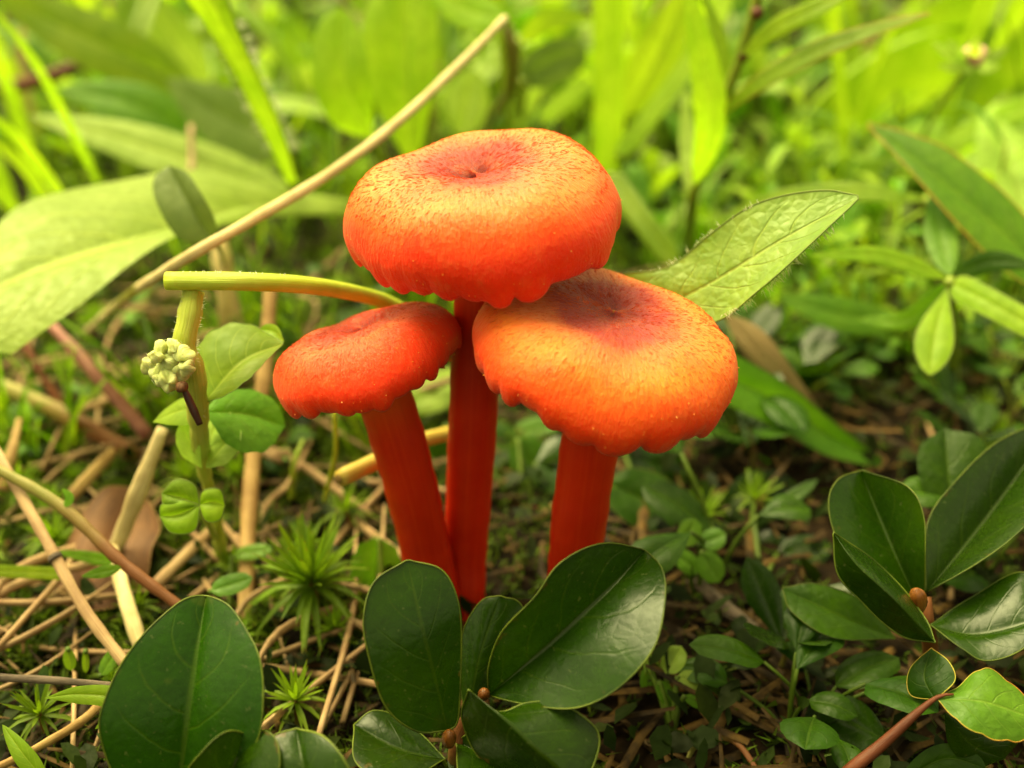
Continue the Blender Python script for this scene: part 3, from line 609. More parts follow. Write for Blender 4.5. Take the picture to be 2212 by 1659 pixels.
straw('short pale thick straw behind the jointed straw', [(242, 1180, 10.2), (270, 1290, 9.5), (305, 1400, 9.2)], [16, 18, 16], 'palestraw')
straw('upright tan straw standing behind the downy seedling', [(586, 610, 11.4), (572, 800, 11.1), (548, 980, 10.8), (536, 1150, 10.4)], [15, 17, 17, 15], 'straw', ground=(527, 1345), n=40)
straw('short grey-brown stick beside the foot of the seedling', [(338, 1262, 9.9), (395, 1205, 10.2), (455, 1145, 10.6)], [13, 12, 10], 'greystraw')
straw('purple-red stem slanting down past the tan straws', [(95, 685, 12.2), (200, 800, 11.8), (320, 940, 11.6)], [11, 15, 15], 'purple', 'purple_stem', cat='stem')
straw('thick straw fading from tan to red near the dead leaf', [(-30, 820, 12.4), (130, 892, 12.1), (300, 985, 11.9)], [17, 20, 16], 'brownstem', 'fading_stem', cat='stem')
rn = straw('olive to rust runner crossing the jointed straw', [(-30, 1000, 9.3), (130, 1092, 9.15), (260, 1212, 9.0), (395, 1315, 8.9)], [12, 14, 14, 12], 'brownstem', 'runner', cat='runner', n=40)
rleaf('leaf', [(262, 1225, 8.95), (220, 1236, 8.9), (176, 1245, 8.9)], 13, MAT['fresh'], rn); rleaf('leaf', [(140, 1095, 9.1), (150, 1075, 9.1), (135, 1055, 9.1)], 10, MAT['fresh'], rn)
straw('thin rust coloured stem at the edge of the broad pale leaf', [(-20, 600, 12.6), (60, 755, 12.3), (135, 880, 12.2)], [9, 9, 8], 'redstem', 'rusty_stem', cat='stem')
straw('short tan straw lying beside the purple-red stem', [(148, 1080, 10.9), (200, 1022, 11.2), (246, 975, 11.6)], [13, 14, 12], 'straw')
straw('slender tan straw poking up by the fading stem', [(5, 1060, 11.0), (25, 980, 11.1), (42, 905, 11.4)], [14, 12, 6], 'straw')
straw('dark thin twig pointing level at the spotted leaf', [(-40, 1462, 8.35), (120, 1470, 8.3), (250, 1482, 8.1)], [10, 9, 8], 'twig', 'twig', cat='twig', wob=.08)
straw('light brown twig rising from the corner moss', [(-40, 1675, 8.0), (90, 1610, 8.2), (200, 1538, 8.5), (290, 1425, 8.9)], [9, 9, 11, 8], 'straw', 'twig', cat='twig', wob=.10)
o = straw('yellow hollow straw stub poking out behind the smallest mushroom', [(733, 1034, 9.3), (800, 1003, 9.5), (900, 955, 10.0), (1000, 930, 10.6)], [18, 18, 17, 16], 'yellowstraw', 'straw_stub', flat=1, sides=16)
V, F, UV = ball_geo(P(731, 1035, 9.27), (.045, .045, .012), nrm(P(733, 1034, 9.3) - P(800, 1003, 9.5)), bump=.1); mesh('hollow_end', V, F, MAT['straw'], o, UV)
straw('brown straw slanting between the tallest and amber stems', [(1045, 1205, 11.0), (1120, 1152, 11.1), (1215, 1085, 11.3)], [11, 12, 10], 'straw')
straw('rusty straw lying low between the mushroom stems', [(1050, 1080, 11.6), (1130, 1100, 11.5), (1230, 1128, 11.3)], [13, 13, 11], 'redstem')
straw('wide tan strip of dead grass behind the crinkled seedling stem', [(472, 520, 13.2), (488, 620, 12.7), (500, 720, 12.6)], [20, 24, 22], 'tanleaf', flat=.3, ground=(505, 860))
straw('dark woody root running across shaded soil on the sprig side', [(1490, 1245, 10.2), (1640, 1375, 9.7), (1820, 1525, 9.2), (1900, 1640, 8.6)], [15, 17, 17, 14], 'twig', 'root', cat='root', wob=.08)
straw('thin brown stem bent into an arch on dark soil', [(1478, 1660, 8.5), (1500, 1615, 8.55), (1545, 1592, 8.6), (1595, 1608, 8.5), (1645, 1680, 8.3)], [6, 7, 6], 'brownstem', 'bent_stem', cat='stem')
straw('thin dark straw under the large glossy leaf', [(1270, 1480, 9.4), (1340, 1540, 9.1), (1420, 1590, 8.9)], [10, 11, 9], 'twig')
for pts in ([(700, 1085, 10.9), (724, 980, 10.2), (722, 890, 9.9)], [(628, 1080, 11.3), (636, 1000, 11.1), (655, 950, 11.2)]):
    straw('hair-thin green moss stalk near the star-shaped moss', pts, [5, 6, 4], 'stalk', 'moss_stalk', cat='moss stalk', group='moss stalks')
# dead leaves
pleaf('dead_leaf', [(150, 1330, 9.9), (230, 1180, 10.3), (300, 1050, 11.0)], [(150, 1330), (130, 1220), (200, 1080), (300, 1050)], [(150, 1330), (270, 1290), (340, 1150), (300, 1050)], .15, -.15, MAT['deadleaf'], None, teeth=4, ripple=.14, belly=.3, label='reddish brown dead leaf lying flat under tan straws', cat='dead leaf', rim=MAT['straw'], rimr=.008)
pleaf('dead_leaf', [(1560, 672, 12.2), (1640, 765, 12), (1705, 830, 12), (1778, 893, 12.2)], [(1560, 672), (1645, 712), (1722, 812), (1778, 893)], [(1560, 672), (1598, 752), (1688, 842), (1778, 893)], -.15, .15, MAT['tanleaf'], None, label='tan pointed dead leaf hanging below the hairy leaf', cat='dead leaf')
pleaf('curled_leaf', [(95, 1508, 8.1), (170, 1500, 8.0), (245, 1512, 7.95), (222, 1572, 7.95)], [(95, 1508), (170, 1482), (252, 1490), (215, 1575)], [(95, 1508), (165, 1520), (225, 1530), (205, 1575)], 0, 0, MAT['bright'], None, label='yellow-green curled leaf strip touching the spotted leaf', cat='leaf')

# ------------------------------------------------------------------ star moss in front of the small mushroom
def star(name, label, c, base, r, n, group, parts=True, seed=0):
    q = np.random.default_rng(seed); t = thing(name, label, 'moss', base, group); V0 = []; F0 = []; U0 = []
    tube('stem', [base, (base + c) / 2, c], [.03, .03, .025], MAT['brownstem'], t)
    for i in range(n):
        el = math.asin(min(1, .05 + .95 * (i / n) ** .8)) if i > n * .35 else q.uniform(-.5, .2); az = i * 2.39996 + q.normal(0, .2)
        d = np.array([math.cos(az) * math.cos(el), math.sin(az) * math.cos(el), math.sin(el)]); L = r * q.uniform(.75, 1.15)
        dr = np.array([0, 0, -.25 if el < .4 else .0]) * L
        pts = [c - d * .02 + np.array([0, 0, -.12 * r * (1 - i / n)]), c + d * L * .5, c + d * L + dr]
        if parts: wleaf('leaf', pts, L * .055, MAT['moss'], t, n=7, s=np.array([-1, 0, 1.]), ripple=0, belly=0, crease=.5)
        else:
            o = wleaf('leaf', pts, L * .06, MAT['moss'], None, n=5, s=np.array([-1, 0, 1.]), ripple=0, belly=0, crease=.5)
            me = o.data; b = len(V0); og = ORG[o]
            V0 += [np.array(v.co) / CM + og for v in me.vertices]; F0 += [tuple(b + k for k in p.vertices) for p in me.polygons]
            U0 += [(.5, (k // 3) / 4) for k in range(len(me.vertices))]
            bpy.data.objects.remove(o); bpy.data.meshes.remove(me)
    if not parts: mesh('leaves', V0, F0, MAT['moss'], t, U0, kind='stuff')
    return t
star('haircap_moss', 'star-shaped green moss with rusty leaf tips beside the smallest mushroom', P(672, 1255, 9.6), G(690, 1330) - [0, 0, .1], .60, 72, 'star-shaped mosses', seed=3)

# ------------------------------------------------------------------ middle-distance leaves traced from the photograph
def stalk_to(o_root, p, g, r=.06, mat='stalk', name='stalk'):
    p = np.array(p); g = np.array(g); tube(name, [p, p * .6 + g * .4 + [0, .2, 0], g - [0, 0, .1]], [r * .8, r, r], MAT[mat], o_root)
t = thing('broadleaf_plant', 'broad pale green leaf with light midrib lying over dark litter', 'plant', G(770, 470))
pleaf('leaf', [(760, 448, 14.5), (560, 445, 13), (400, 490, 12), (270, 520, 11.4), (130, 560, 10.9), (0, 612, 10.5), (-120, 690, 10.2)], [(760, 432), (560, 402), (420, 366), (260, 380), (120, 420), (0, 490), (-120, 690)],
      [(760, 464), (560, 468), (430, 500), (370, 526), (260, 592), (190, 642), (100, 702), (0, 766), (-120, 690)], .8, -.7, MAT['pale'], t, belly=.15, crease=.05, ripple=.05)
stalk_to(t, P(760, 448, 14.5), G(790, 520), .12)
t = thing('round_leaf_sprig', 'small dull grey-green oval leaf resting against the dry grass stem', 'plant', G(480, 620))
pleaf('leaf', [(470, 532, 10.6), (412, 450, 10.6), (365, 358, 10.8)], [(470, 532), (385, 515), (337, 435), (333, 385), (365, 357)], [(470, 532), (466, 480), (432, 412), (402, 372), (365, 357)], .0, -.2, MAT['grey'], t, belly=.2)
stalk_to(t, P(470, 530, 10.6), G(478, 640), .03)
t = thing('hairy_stalk_plant', 'thick green leaf stalk edged with white hairs rising past the dry stem', 'plant', G(640, 420))
lf = pleaf('leaf', [(632, 400, 14.2), (592, 300, 13.4), (530, 175, 12.6), (455, 30, 12), (425, -50, 11.8)], [(620, 400), (560, 272), (480, 112), (400, -2), (365, -50)], [(645, 400), (612, 282), (562, 170), (505, 35), (480, -50)], .3, -.25, MAT['bright'], t, belly=-.25, crease=.3, rim=MAT['rim'], rimr=.016)
fringe(rail3([(632, 330), (575, 200), (505, 35)], 13.6, 11.9), 90, .16, lf, RGT + UPV * .4, w=.005); fringe(rail3([(590, 330), (470, 95)], 13.6, 12.4), 40, .12, lf, -RGT, w=.005)
stalk_to(t, P(632, 398, 14.2), G(650, 440), .1)
t = thing('upright_leaf_plant', 'two upright glowing yellow-green oval leaves above the tallest cap', 'plant', G(850, 420))
pleaf('leaf', [(805, 300, 14.6), (745, 180, 14.2), (735, 14, 14)], [(805, 300), (725, 275), (682, 205), (672, 130), (690, 50), (735, 12)], [(805, 300), (806, 220), (792, 120), (770, 50), (735, 12)], .2, -.2, MAT['bright'], t, belly=.2)
pleaf('leaf', [(890, 350, 15), (876, 170, 14.6), (868, -90, 14.2)], [(880, 350), (812, 230), (785, 130), (792, 20), (868, -90)], [(900, 350), (936, 200), (944, 60), (930, -40), (868, -90)], .25, -.25, MAT['bright'], t, belly=.25)
stalk_to(t, P(803, 298, 14.6), G(845, 420), .09); stalk_to(t, P(890, 348, 15), G(860, 425), .1)
# the plant with narrow leaves and red joints
t = thing('narrow_leaf_plant', 'narrow-leaved stem with red joints standing behind the hairy leaf', 'plant', G(1490, 560))
tube('stem', [G(1488, 560) - [0, 0, .1]] + pt([(1495, 440, 13.70), (1512, 375, 13.30), (1545, 285, 12.90), (1572, 200, 12.60), (1602, 115, 12.30), (1645, -40, 11.90)]), [.075, .075, .07, .07, .065, .06], MAT['stalk'], t)
for (x, y, d) in ((1502, 377, 13.30), (1552, 240, 12.75), (1605, 120, 12.30), (1636, 28, 12.00)):
    V, F, UV = ball_geo(P(x, y, d), (.07, .07, .075), UPV, bump=.05); mesh('joint', V, F, MAT['redstem'], t, UV)
rleaf('leaf', [(1500, 400, 13.10), (1535, 260, 12.50), (1518, 120, 12.20), (1478, -50, 11.90)], 36, MAT['bright'], t, tilt=.4)
rleaf('leaf', [(1552, 250, 12.60), (1640, 180, 12.00), (1760, 112, 11.50), (1880, 66, 11.20), (2014, 27, 11.00)], 20, MAT['bright'], t, tilt=-.6, rim=MAT['rimred'], rimr=.007)
rleaf('leaf', [(1602, 120, 12.20), (1680, 58, 11.70), (1770, 15, 11.30), (1870, -40, 11.10)], 22, MAT['bright'], t, tilt=-.4)
rleaf('leaf', [(1560, 215, 12.70), (1560, 110, 12.60), (1515, -30, 12.50)], 16, MAT['bright'], t)
rleaf('leaf', [(1490, 420, 13.40), (1484, 300, 13.60), (1478, 190, 13.70)], 18, MAT['pale'], t)
t = thing('long_leaf_plant', 'smooth green pointed leaf with orange edge and tip', 'plant', P(2330, 700, 11.5))
pleaf('leaf', [(2320, 640, 11.3), (2130, 470, 11.5), (2000, 360, 11.7), (1874, 268, 12)], [(2320, 600), (2190, 440), (2060, 330), (1960, 288), (1874, 266)], [(2320, 680), (2180, 590), (2060, 475), (1965, 368), (1874, 272)], .1, -.1, MAT['fresh'], t, rim=MAT['rimred'], rimr=.012, belly=.15)
stalk_to(t, P(2320, 640, 11.3), G(2340, 760), .1)
t = thing('whorled_plant', 'plant with whorled narrow leaves, one hanging straight down', 'plant', G(2062, 820))
N0 = (2052, 608)
rleaf('leaf', [(2046, 622, 11), (2022, 715, 10.6), (2008, 810, 10.4)], 42, MAT['bright'], t, prof='obov', rim=MAT['rim'], rimr=.009, tilt=.3)
rleaf('leaf', [(2060, 615, 11), (2140, 655, 10.6), (2250, 715, 10.3)], 30, MAT['bright'], t, rim=MAT['rim'], rimr=.009, prof='strap')
rleaf('leaf', [(2048, 602, 11), (1900, 552, 10.8), (1748, 552, 10.6)], 20, MAT['bright'], t, tilt=.5)
rleaf('leaf', [(2060, 600, 11.1), (2140, 565, 11), (2240, 575, 10.8)], 24, MAT['shade'], t)
rleaf('leaf', [(2052, 595, 11.1), (2030, 500, 11.6), (2016, 400, 12)], 34, MAT['fresh'], t)
rleaf('leaf', [(2048, 610, 11.1), (1960, 690, 11.4), (1850, 690, 11.8)], 22, MAT['fresh'], t)
tube('stem', [G(2064, 830) - [0, 0, .1], P(2058, 730, 12.3), P(2052, 606, 11.05)], [.07, .06, .055], MAT['stalk'], t)
t = thing('wide_blade', 'wide dark green blade lying in shade right beside the amber cap', 'leaf', P(1570, 825, 11.6))
pleaf('leaf', [(1540, 800, 11.6), (1690, 872, 11.8), (1800, 945, 11.9), (1905, 1000, 11.9)], [(1540, 740), (1690, 822), (1810, 918), (1905, 990)], [(1540, 860), (1680, 926), (1790, 985), (1905, 1010)], -.1, -.1, MAT['fresh'], t, belly=.1, rim=MAT['rimdark'], rimr=.009)
# flower
t = thing('flower', 'small pinkish flower head with thin pale bracts on a thin stalk', 'flower', G(1985, 330))
V, F, UV = ball_geo(P(2102, 122, 13.2), (.17, .17, .13), (0, 0, 1), bump=.2, nu=16, nv=10); mesh('flower_head', V, F, MAT['pink'], t, UV)
for (x, y) in ((2012, 88), (2045, 84), (2180, 100), (2026, 142), (2160, 142), (2110, 78), (2075, 150)):
    rleaf('bract', [(2100, 132, 13.2), ((2100 + x) / 2, (140 + y) / 2 + 5, 13.0), (x, y, 12.9)], 13, MAT['pale'], t)
tube('stalk', [P(2100, 135, 13.2), P(2040, 215, 14.5), P(1990, 300, 18), G(1985, 330) - [0, 0, .1]], [.035, .04, .05], MAT['stalk'], t)
# large far leaves
def far_leaf(label, mid, hw, mat, prof='lance', tilt=.3, foot=None, cat='plant', name='leaf_plant', **k):
    f = foot or (mid[0][0], min(1600, mid[0][1] + 60)); t = thing(name, label, cat, G(*f))
    rleaf('leaf', mid, hw, MAT[mat], t, prof=prof, tilt=tilt, **k)
    g = G(*f); p = P(*mid[0]); tube('stalk', [p, (p + g) / 2, g - np.array([0, 0, .1])], [px(max(8, hw * .18), mid[0][2])] * 3, MAT['stalk'], t)
    return t
far_leaf('very broad bright yellow-green leaf behind the pink flower', [(1760, 330, 21), (1950, 250, 20), (2130, 130, 19), (2300, -60, 18)], 175, 'bright', 'oval')
far_leaf('bright leaf reaching sideways below the pink flower', [(2300, 330, 17), (2080, 330, 18), (1880, 300, 19.5)], 80, 'bright', foot=(2300, 420))
far_leaf('broad pale leaf behind the orange-edged pointed leaf', [(2260, 560, 14.5), (2190, 380, 15), (2150, 220, 15.6)], 75, 'pale', 'oval')
far_leaf('dull green leaf crossing behind the hairy stalk', [(640, 320, 17), (480, 250, 16.6), (360, 170, 16.4)], 68, 'grey')
far_leaf('long striped leaf lying behind the broad pale leaf', [(640, 420, 16), (420, 350, 15.6), (230, 290, 15.4), (60, 250, 15.2)], 48, 'pale', tilt=.6)
far_leaf('dark yellow-green leaf in the corner by the grass blades', [(420, 190, 19), (250, 110, 18), (80, 30, 17.5), (-40, -40, 17)], 62, 'bright', tilt=.5)
far_leaf('yellowing leaf standing left of the hairy stalk', [(450, 190, 20), (380, 90, 19.5), (300, -40, 19)], 48, 'pale')
far_leaf('green leaf slanting over the thin grass blades', [(470, 330, 17.5), (300, 230, 17), (120, 190, 16.8)], 52, 'fresh')
far_leaf('rounded grey-green leaf beside the end of the dry grass stem', [(1130, 175, 16), (1195, 135, 16), (1268, 110, 16)], 48, 'grey', 'oval', foot=(1120, 330))
far_leaf('small bright leaf arching over the rounded grey-green leaf', [(1120, 90, 15.5), (1190, 40, 15.3), (1285, 40, 15.2)], 24, 'bright', foot=(1110, 330))
far_leaf('bright leaf joining the top of the dry grass stem', [(1092, 40, 14), (1010, 20, 14), (920, -40, 14)], 42, 'bright', foot=(1090, 330))
far_leaf('upright wide grass leaf above the right edge of the tallest cap', [(1312, 400, 17), (1315, 200, 16), (1312, -60, 15)], 34, 'grass', 'strap')
far_leaf('pale broad blade leaning behind the upright wide grass leaf', [(1350, 250, 18), (1420, 120, 17.5), (1490, -50, 17)], 52, 'grass')
far_leaf('pale straight blade slanting left of the red-jointed stem', [(1338, 335, 16), (1420, 230, 15.6), (1500, 120, 15.4), (1580, -20, 15)], 20, 'pale', 'strap')
far_leaf('pale slim blade rising behind the tallest cap', [(1120, 280, 18), (1155, 200, 17.8), (1190, 110, 17.5)], 16, 'pale', 'strap')
far_leaf('slanting pale blade behind the rounded grey-green leaf', [(1170, 260, 18.5), (1240, 200, 18.2), (1330, 130, 18)], 20, 'pale', 'strap')
far_leaf('short green blade dropping behind the amber cap', [(1320, 380, 14), (1390, 480, 13.6), (1460, 570, 13.4)], 24, 'bright', 'strap', foot=(1300, 470))
far_leaf('yellow withering leaf behind the tallest cap', [(1000, 290, 17), (1010, 230, 17), (1020, 150, 17)], 45, 'pale', 'oval')
far_leaf('thin curved blade joining the whorled plant', [(2000, 430, 13), (1850, 415, 13.2), (1680, 430, 13.6), (1540, 480, 14)], 22, 'bright', foot=(2010, 700))
far_leaf('low green leaf beneath the hairy leaf', [(1950, 700, 13), (1820, 680, 12.8), (1680, 640, 12.8)], 38, 'fresh')
far_leaf('pale leaf glimpsed between the stems under the tallest cap', [(1010, 800, 13), (930, 855, 12.6), (850, 885, 12.5)], 40, 'pale', foot=(1020, 880))
far_leaf('straight narrow leaf crossing right behind the flower', [(2300, 190, 15), (2150, 260, 15.5), (1990, 330, 16)], 26, 'bright', foot=(2300, 420))
for pts, w in (([(212, 395, 15.5), (130, 232, 14.3), (60, 112, 13.5), (-30, 0, 13)], 9), ([(135, 425, 16), (60, 325, 14.8), (-30, 235, 14)], 11), ([(105, 430, 16), (40, 350, 15), (-30, 290, 14.5)], 11), ([(55, 470, 15.5), (10, 430, 15), (-30, 380, 14.5)], 12)):
    o = rleaf('grass_blade', pts, w, MAT['grass'], None, prof='grass', label='thin smooth grass blade leaning out over the broad pale leaf', cat='grass blade', group='thin grass blades by the broad leaf', crease=.5)
# brown bits far
straw('rusty forked stem among the far left leaves', [(-20, 190, 19), (60, 180, 18.5), (190, 135, 18)], [16, 16, 12], 'redstem', 'rusty_stem', cat='stem', ground=None)
straw('thin pinkish stem upright before the striped leaf', [(412, 270, 15.6), (414, 340, 15.4), (412, 400, 15.3)], [6, 8, 9], 'greystraw', 'pink_stem', cat='stem', ground=(412, 520))
straw('brown stem curving down behind the rounded grey-green leaf', [(1095, 60, 14.2), (1110, 130, 14.6), (1100, 200, 15.6), (1060, 265, 18)], [13, 11, 10], 'brownstem', 'brown_stem', cat='stem', ground=(1050, 330))

# ------------------------------------------------------------------ round-leaved herbs around the mushroom feet
def oval_leaf(parent, cx, cy, d, rx, ry, rot, mat, g=None, cup=.25, **k):
    a = math.radians(rot); ca, sa = math.cos(a), math.sin(a); kk = np.linspace(0, 1, 9)
    mid = []; L = []; R = []
    for q in kk:
        x = (2 * q - 1) * rx; w = ry * math.sqrt(max(0, 1 - (2 * q - 1) ** 2))
        mid.append((cx + x * ca, cy + x * sa, d + .0)); L.append((cx + x * ca + w * sa, cy + x * sa - w * ca)); R.append((cx + x * ca - w * sa, cy + x * sa + w * ca))
    w = px(ry, d)
    o = pleaf('leaf', mid, L, R, cup * w + .25 * w, cup * w - .9 * w, MAT[mat], parent, **k)
    p = P(*mid[0]); g = np.array(g) if g is not None else G(cx, cy + 80); tube('leaf_stalk', [p, (p + g) / 2 + [0, .05, 0], g - [0, 0, .1]], [.022, .025, .025], MAT['shadestalk'], parent)
    return o
t = thing('round_leaf_herb', 'low herb with cupped glossy round leaves between the mushroom stems', 'herb', G(1130, 1080), 'round-leaved herbs')
for a in ((1075, 955, 12.3, 55, 42, 20, 'shade'), (1150, 1000, 11.8, 62, 46, 60, 'shade'), (1200, 1005, 11.6, 42, 62, 10, 'dark'), (1160, 925, 12.6, 52, 24, -10, 'fresh'), (955, 975, 12.0, 58, 34, 95, 'shade')):
    oval_leaf(t, *a, g=G(1130, 1090))
t = thing('round_leaf_herb', 'herb with folded bright-edged leaf right of the amber stem', 'herb', G(1420, 1180), 'round-leaved herbs')
for a in ((1395, 1080, 11.0, 92, 62, 25, 'shade'), (1420, 1005, 11.8, 75, 45, 20, 'dark')): oval_leaf(t, *a, g=G(1420, 1180), rim=MAT['rimdark'], rimr=.01)
t = thing('round_leaf_herb', 'shaded herb with large dim leaves left of the shiny sprig', 'herb', G(1640, 1270), 'round-leaved herbs')
for a in ((1645, 1095, 11.4, 85, 85, 70, 'dark'), (1640, 1200, 10.9, 70, 55, -30, 'dark'), (1690, 1090, 11.0, 95, 16, -35, 'shade'), (1740, 1190, 10.8, 60, 35, -5, 'dark')): oval_leaf(t, *a, g=G(1650, 1280))
t = thing('round_leaf_herb', 'single pale round leaf touching the foot of the smallest mushroom', 'herb', G(825, 1330), 'round-leaved herbs')
oval_leaf(t, 812, 1228, 10.2, 68, 52, 95, 'fresh', G(825, 1330), teeth=6)
t = thing('tiny_leaf_sprig', 'tiny fresh green sprig of rounded leaves between big leaf and shaded herb', 'herb', G(1515, 1290), 'tiny-leaved sprigs')
for a in ((1490, 1150, 10.0, 32, 26, -70, 'fresh'), (1540, 1165, 10.0, 30, 24, -20, 'fresh'), (1485, 1215, 9.9, 34, 22, 40, 'fresh'), (1535, 1225, 9.8, 38, 28, 60, 'fresh')): oval_leaf(t, *a, g=G(1512, 1290))
t = thing('tiny_leaf_sprig', 'tiny yellow-green shoot under the large glossy leaf', 'herb', G(1460, 1580), 'tiny-leaved sprigs')
for a in ((1455, 1425, 9.0, 34, 26, -60, 'pale'), (1490, 1470, 8.9, 28, 22, 20, 'pale'), (1400, 1470, 9.0, 30, 18, 90, 'fresh'), (1440, 1500, 8.9, 34, 18, 60, 'fresh'), (1500, 1515, 8.8, 24, 12, 30, 'fresh')): oval_leaf(t, *a, g=G(1455, 1580))
t = thing('tiny_leaf_sprig', 'small pale leaf pair at the foot of the downy seedling', 'herb', G(500, 1330), 'tiny-leaved sprigs')
for a in ((500, 1262, 9.4, 48, 22, -18, 'fresh'), (545, 1192, 10.2, 44, 16, -10, 'fresh')): oval_leaf(t, *a, g=G(490, 1330))
t = thing('tiny_leaf_sprig', 'tiny bright shoot beside the twig and spotted leaf', 'herb', G(150, 1490), 'tiny-leaved sprigs')
for a in ((150, 1425, 8.8, 24, 14, 80, 'bright'), (185, 1430, 8.8, 24, 8, 90, 'bright'), (235, 1430, 8.8, 34, 16, -60, 'fresh')): oval_leaf(t, *a, g=G(170, 1490))
rleaf('grass_blade', [(100, 1690, 7.9), (50, 1630, 7.9), (5, 1565, 8.0)], 24, MAT['bright'], None, label='short yellow-green blade in the corner beside the light twig', cat='grass blade')
rleaf('grass_blade', [(-20, 1232, 9.7), (60, 1236, 9.6), (150, 1240, 9.5)], 14, MAT['bright'], None, prof='strap', label='level green blade behind the jointed straw', cat='grass blade')
rleaf('grass_blade', [(290, 1225, 9.9), (200, 1205, 9.9), (110, 1190, 9.9)], 14, MAT['fresh'], None, label='small green leaf lying on the dead brown leaf', cat='leaf')

# ------------------------------------------------------------------ fill: more of the same turf behind and between
def proto(kind, seed):
    q = np.random.default_rng(seed); Z = np.zeros(3)
    def U(a, b): return q.uniform(a, b)
    if kind in ('grass', 'deadgrass'):
        h = U(3.0, 5.5) * (1 if kind == 'grass' else .7); lean = U(.6, 2.6); o = wleaf('grass_blade', [Z, (lean * .15, 0, h * .4), (lean * .5, 0, h * .75), (lean * 1.1, U(-.3, .3), h * U(.8, 1))], U(.06, .17) * (1 if kind == 'grass' else .55), MAT['grass'] if kind == 'grass' else MAT['tanleaf'], None, prof='grass', side=(0, 1, .1), n=12, crease=.3,
                  label='green grass blade in the blurred turf behind the mushrooms', cat='grass blade', group='grass blades in the background turf' if kind == 'grass' else 'dead grass blades in the background turf'); return o
    if kind == 'rosette':
        t = thing('leafy_plant', 'bright broad-leaved plant in the blurred turf behind the mushrooms', 'plant', Z, 'broad-leaved plants in the background turf')
        k = int(q.integers(4, 7))
        for i in range(k):
            a = i * 6.283 / k + U(-.4, .4); d = np.array([math.cos(a), math.sin(a), 0]); L = U(1.8, 3.4); e = U(.5, 1.2)
            wleaf('leaf', [Z, d * L * .4 * math.cos(e) + [0, 0, L * .45 * math.sin(e)], d * L * .8 * math.cos(e) + [0, 0, L * .75 * math.sin(e)], d * L * 1.05 * math.cos(e) + [0, 0, L * .75 * math.sin(e)]], U(.28, .5), [MAT['bright'], MAT['pale'], MAT['pale'], MAT['fresh'], MAT['grey']][int(q.integers(5))], t, prof='obov')
        return t
    if kind == 'stemmed':
        t = thing('stemmed_plant', 'upright narrow-leaved plant in the blurred turf behind the mushrooms', 'plant', Z, 'narrow-leaved plants in the background turf')
        h = U(2.2, 3.6); l = U(-.5, .5); tube('stem', [Z, (l * .4, 0, h * .5), (l, 0, h)], [.05, .045, .03], MAT['stalk'], t)
        for i in range(7):
            z = h * (.2 + .13 * i); a = i * 2.4; d = np.array([math.cos(a), math.sin(a), 0]); b = np.array([l * z / h, 0, z]); L = U(.9, 1.6)
            wleaf('leaf', [b, b + d * L * .5 + [0, 0, L * .4], b + d * L + [0, 0, L * .35]], U(.09, .17), MAT['bright'] if i % 3 else MAT['fresh'], t)
        return t
    if kind in ('herb', 'darkherb'):
        t = thing('small_herb', 'little round-leaved herb growing low in the turf', 'herb', Z, 'little round-leaved herbs in the turf' if kind == 'herb' else 'dim little herbs in the shade')
        for i in range(int(q.integers(4, 8))):
            a = U(0, 6.28); r = U(.1, .5); z = U(.25, .9); c = np.array([math.cos(a) * r, math.sin(a) * r, z]); d = np.array([math.cos(a), math.sin(a), U(-.2, .4)]); L = U(.35, .65)
            tube('leaf_stalk', [Z, c * [.4, .4, .6], c], [.02, .018, .015], MAT['stalk' if kind == 'herb' else 'shadestalk'], t, sides=5, n=6)
            wleaf('leaf', [c, c + d * L * .5 + [0, 0, .05], c + d * L], L * U(.26, .38), MAT['shade'] if kind == 'darkherb' or i % 3 == 0 else MAT['fresh'], t, prof=('oval', 'obov')[i % 2], n=9, belly=.3)
        return t
    if kind == 'shrub':
        t = thing('dwarf_shrub', 'small dark glossy sprig in shade beyond the foreground leaves', 'shrub', Z, 'small dark sprigs in the shade')
        tube('stem', [Z, (.1, 0, .4), (.1, .05, .72)], [.04, .032, .008], MAT['brownstem'], t, sides=6)
        for i in range(5):
            a = i * 1.35 + U(-.3, .3); d = np.array([math.cos(a), math.sin(a), U(.2, .9)]); b = np.array([.1, .05, .35 + .1 * i]); L = U(.6, .95)
            wleaf('leaf', [b, b + d * L * .5, b + d * L + [0, 0, -.05]], L * .3, MAT['dark'] if i % 3 else MAT['shade'], t, prof='obov', n=10)
        return t
    if kind == 'straw':
        L = U(1.6, 3.2); b = U(-.4, .4)
        return tube('dry_straw', [(-L / 2, 0, U(.05, .3)), (0, b, U(.25, .5)), (L / 2, 0, U(.1, .5))], [.02, .045, .04], MAT['straw'] if seed % 2 else MAT['greystraw'], None, sides=6, n=14, flat=.6, org=Z, label='loose tan straw among the turf litter', cat='straw', group='loose straws in the litter')
    if kind == 'moss': return star('haircap_moss', 'small star moss shoot in the turf', np.array([0, 0, .5]), Z, .38, 34, 'small star mosses in the turf', parts=False, seed=seed)
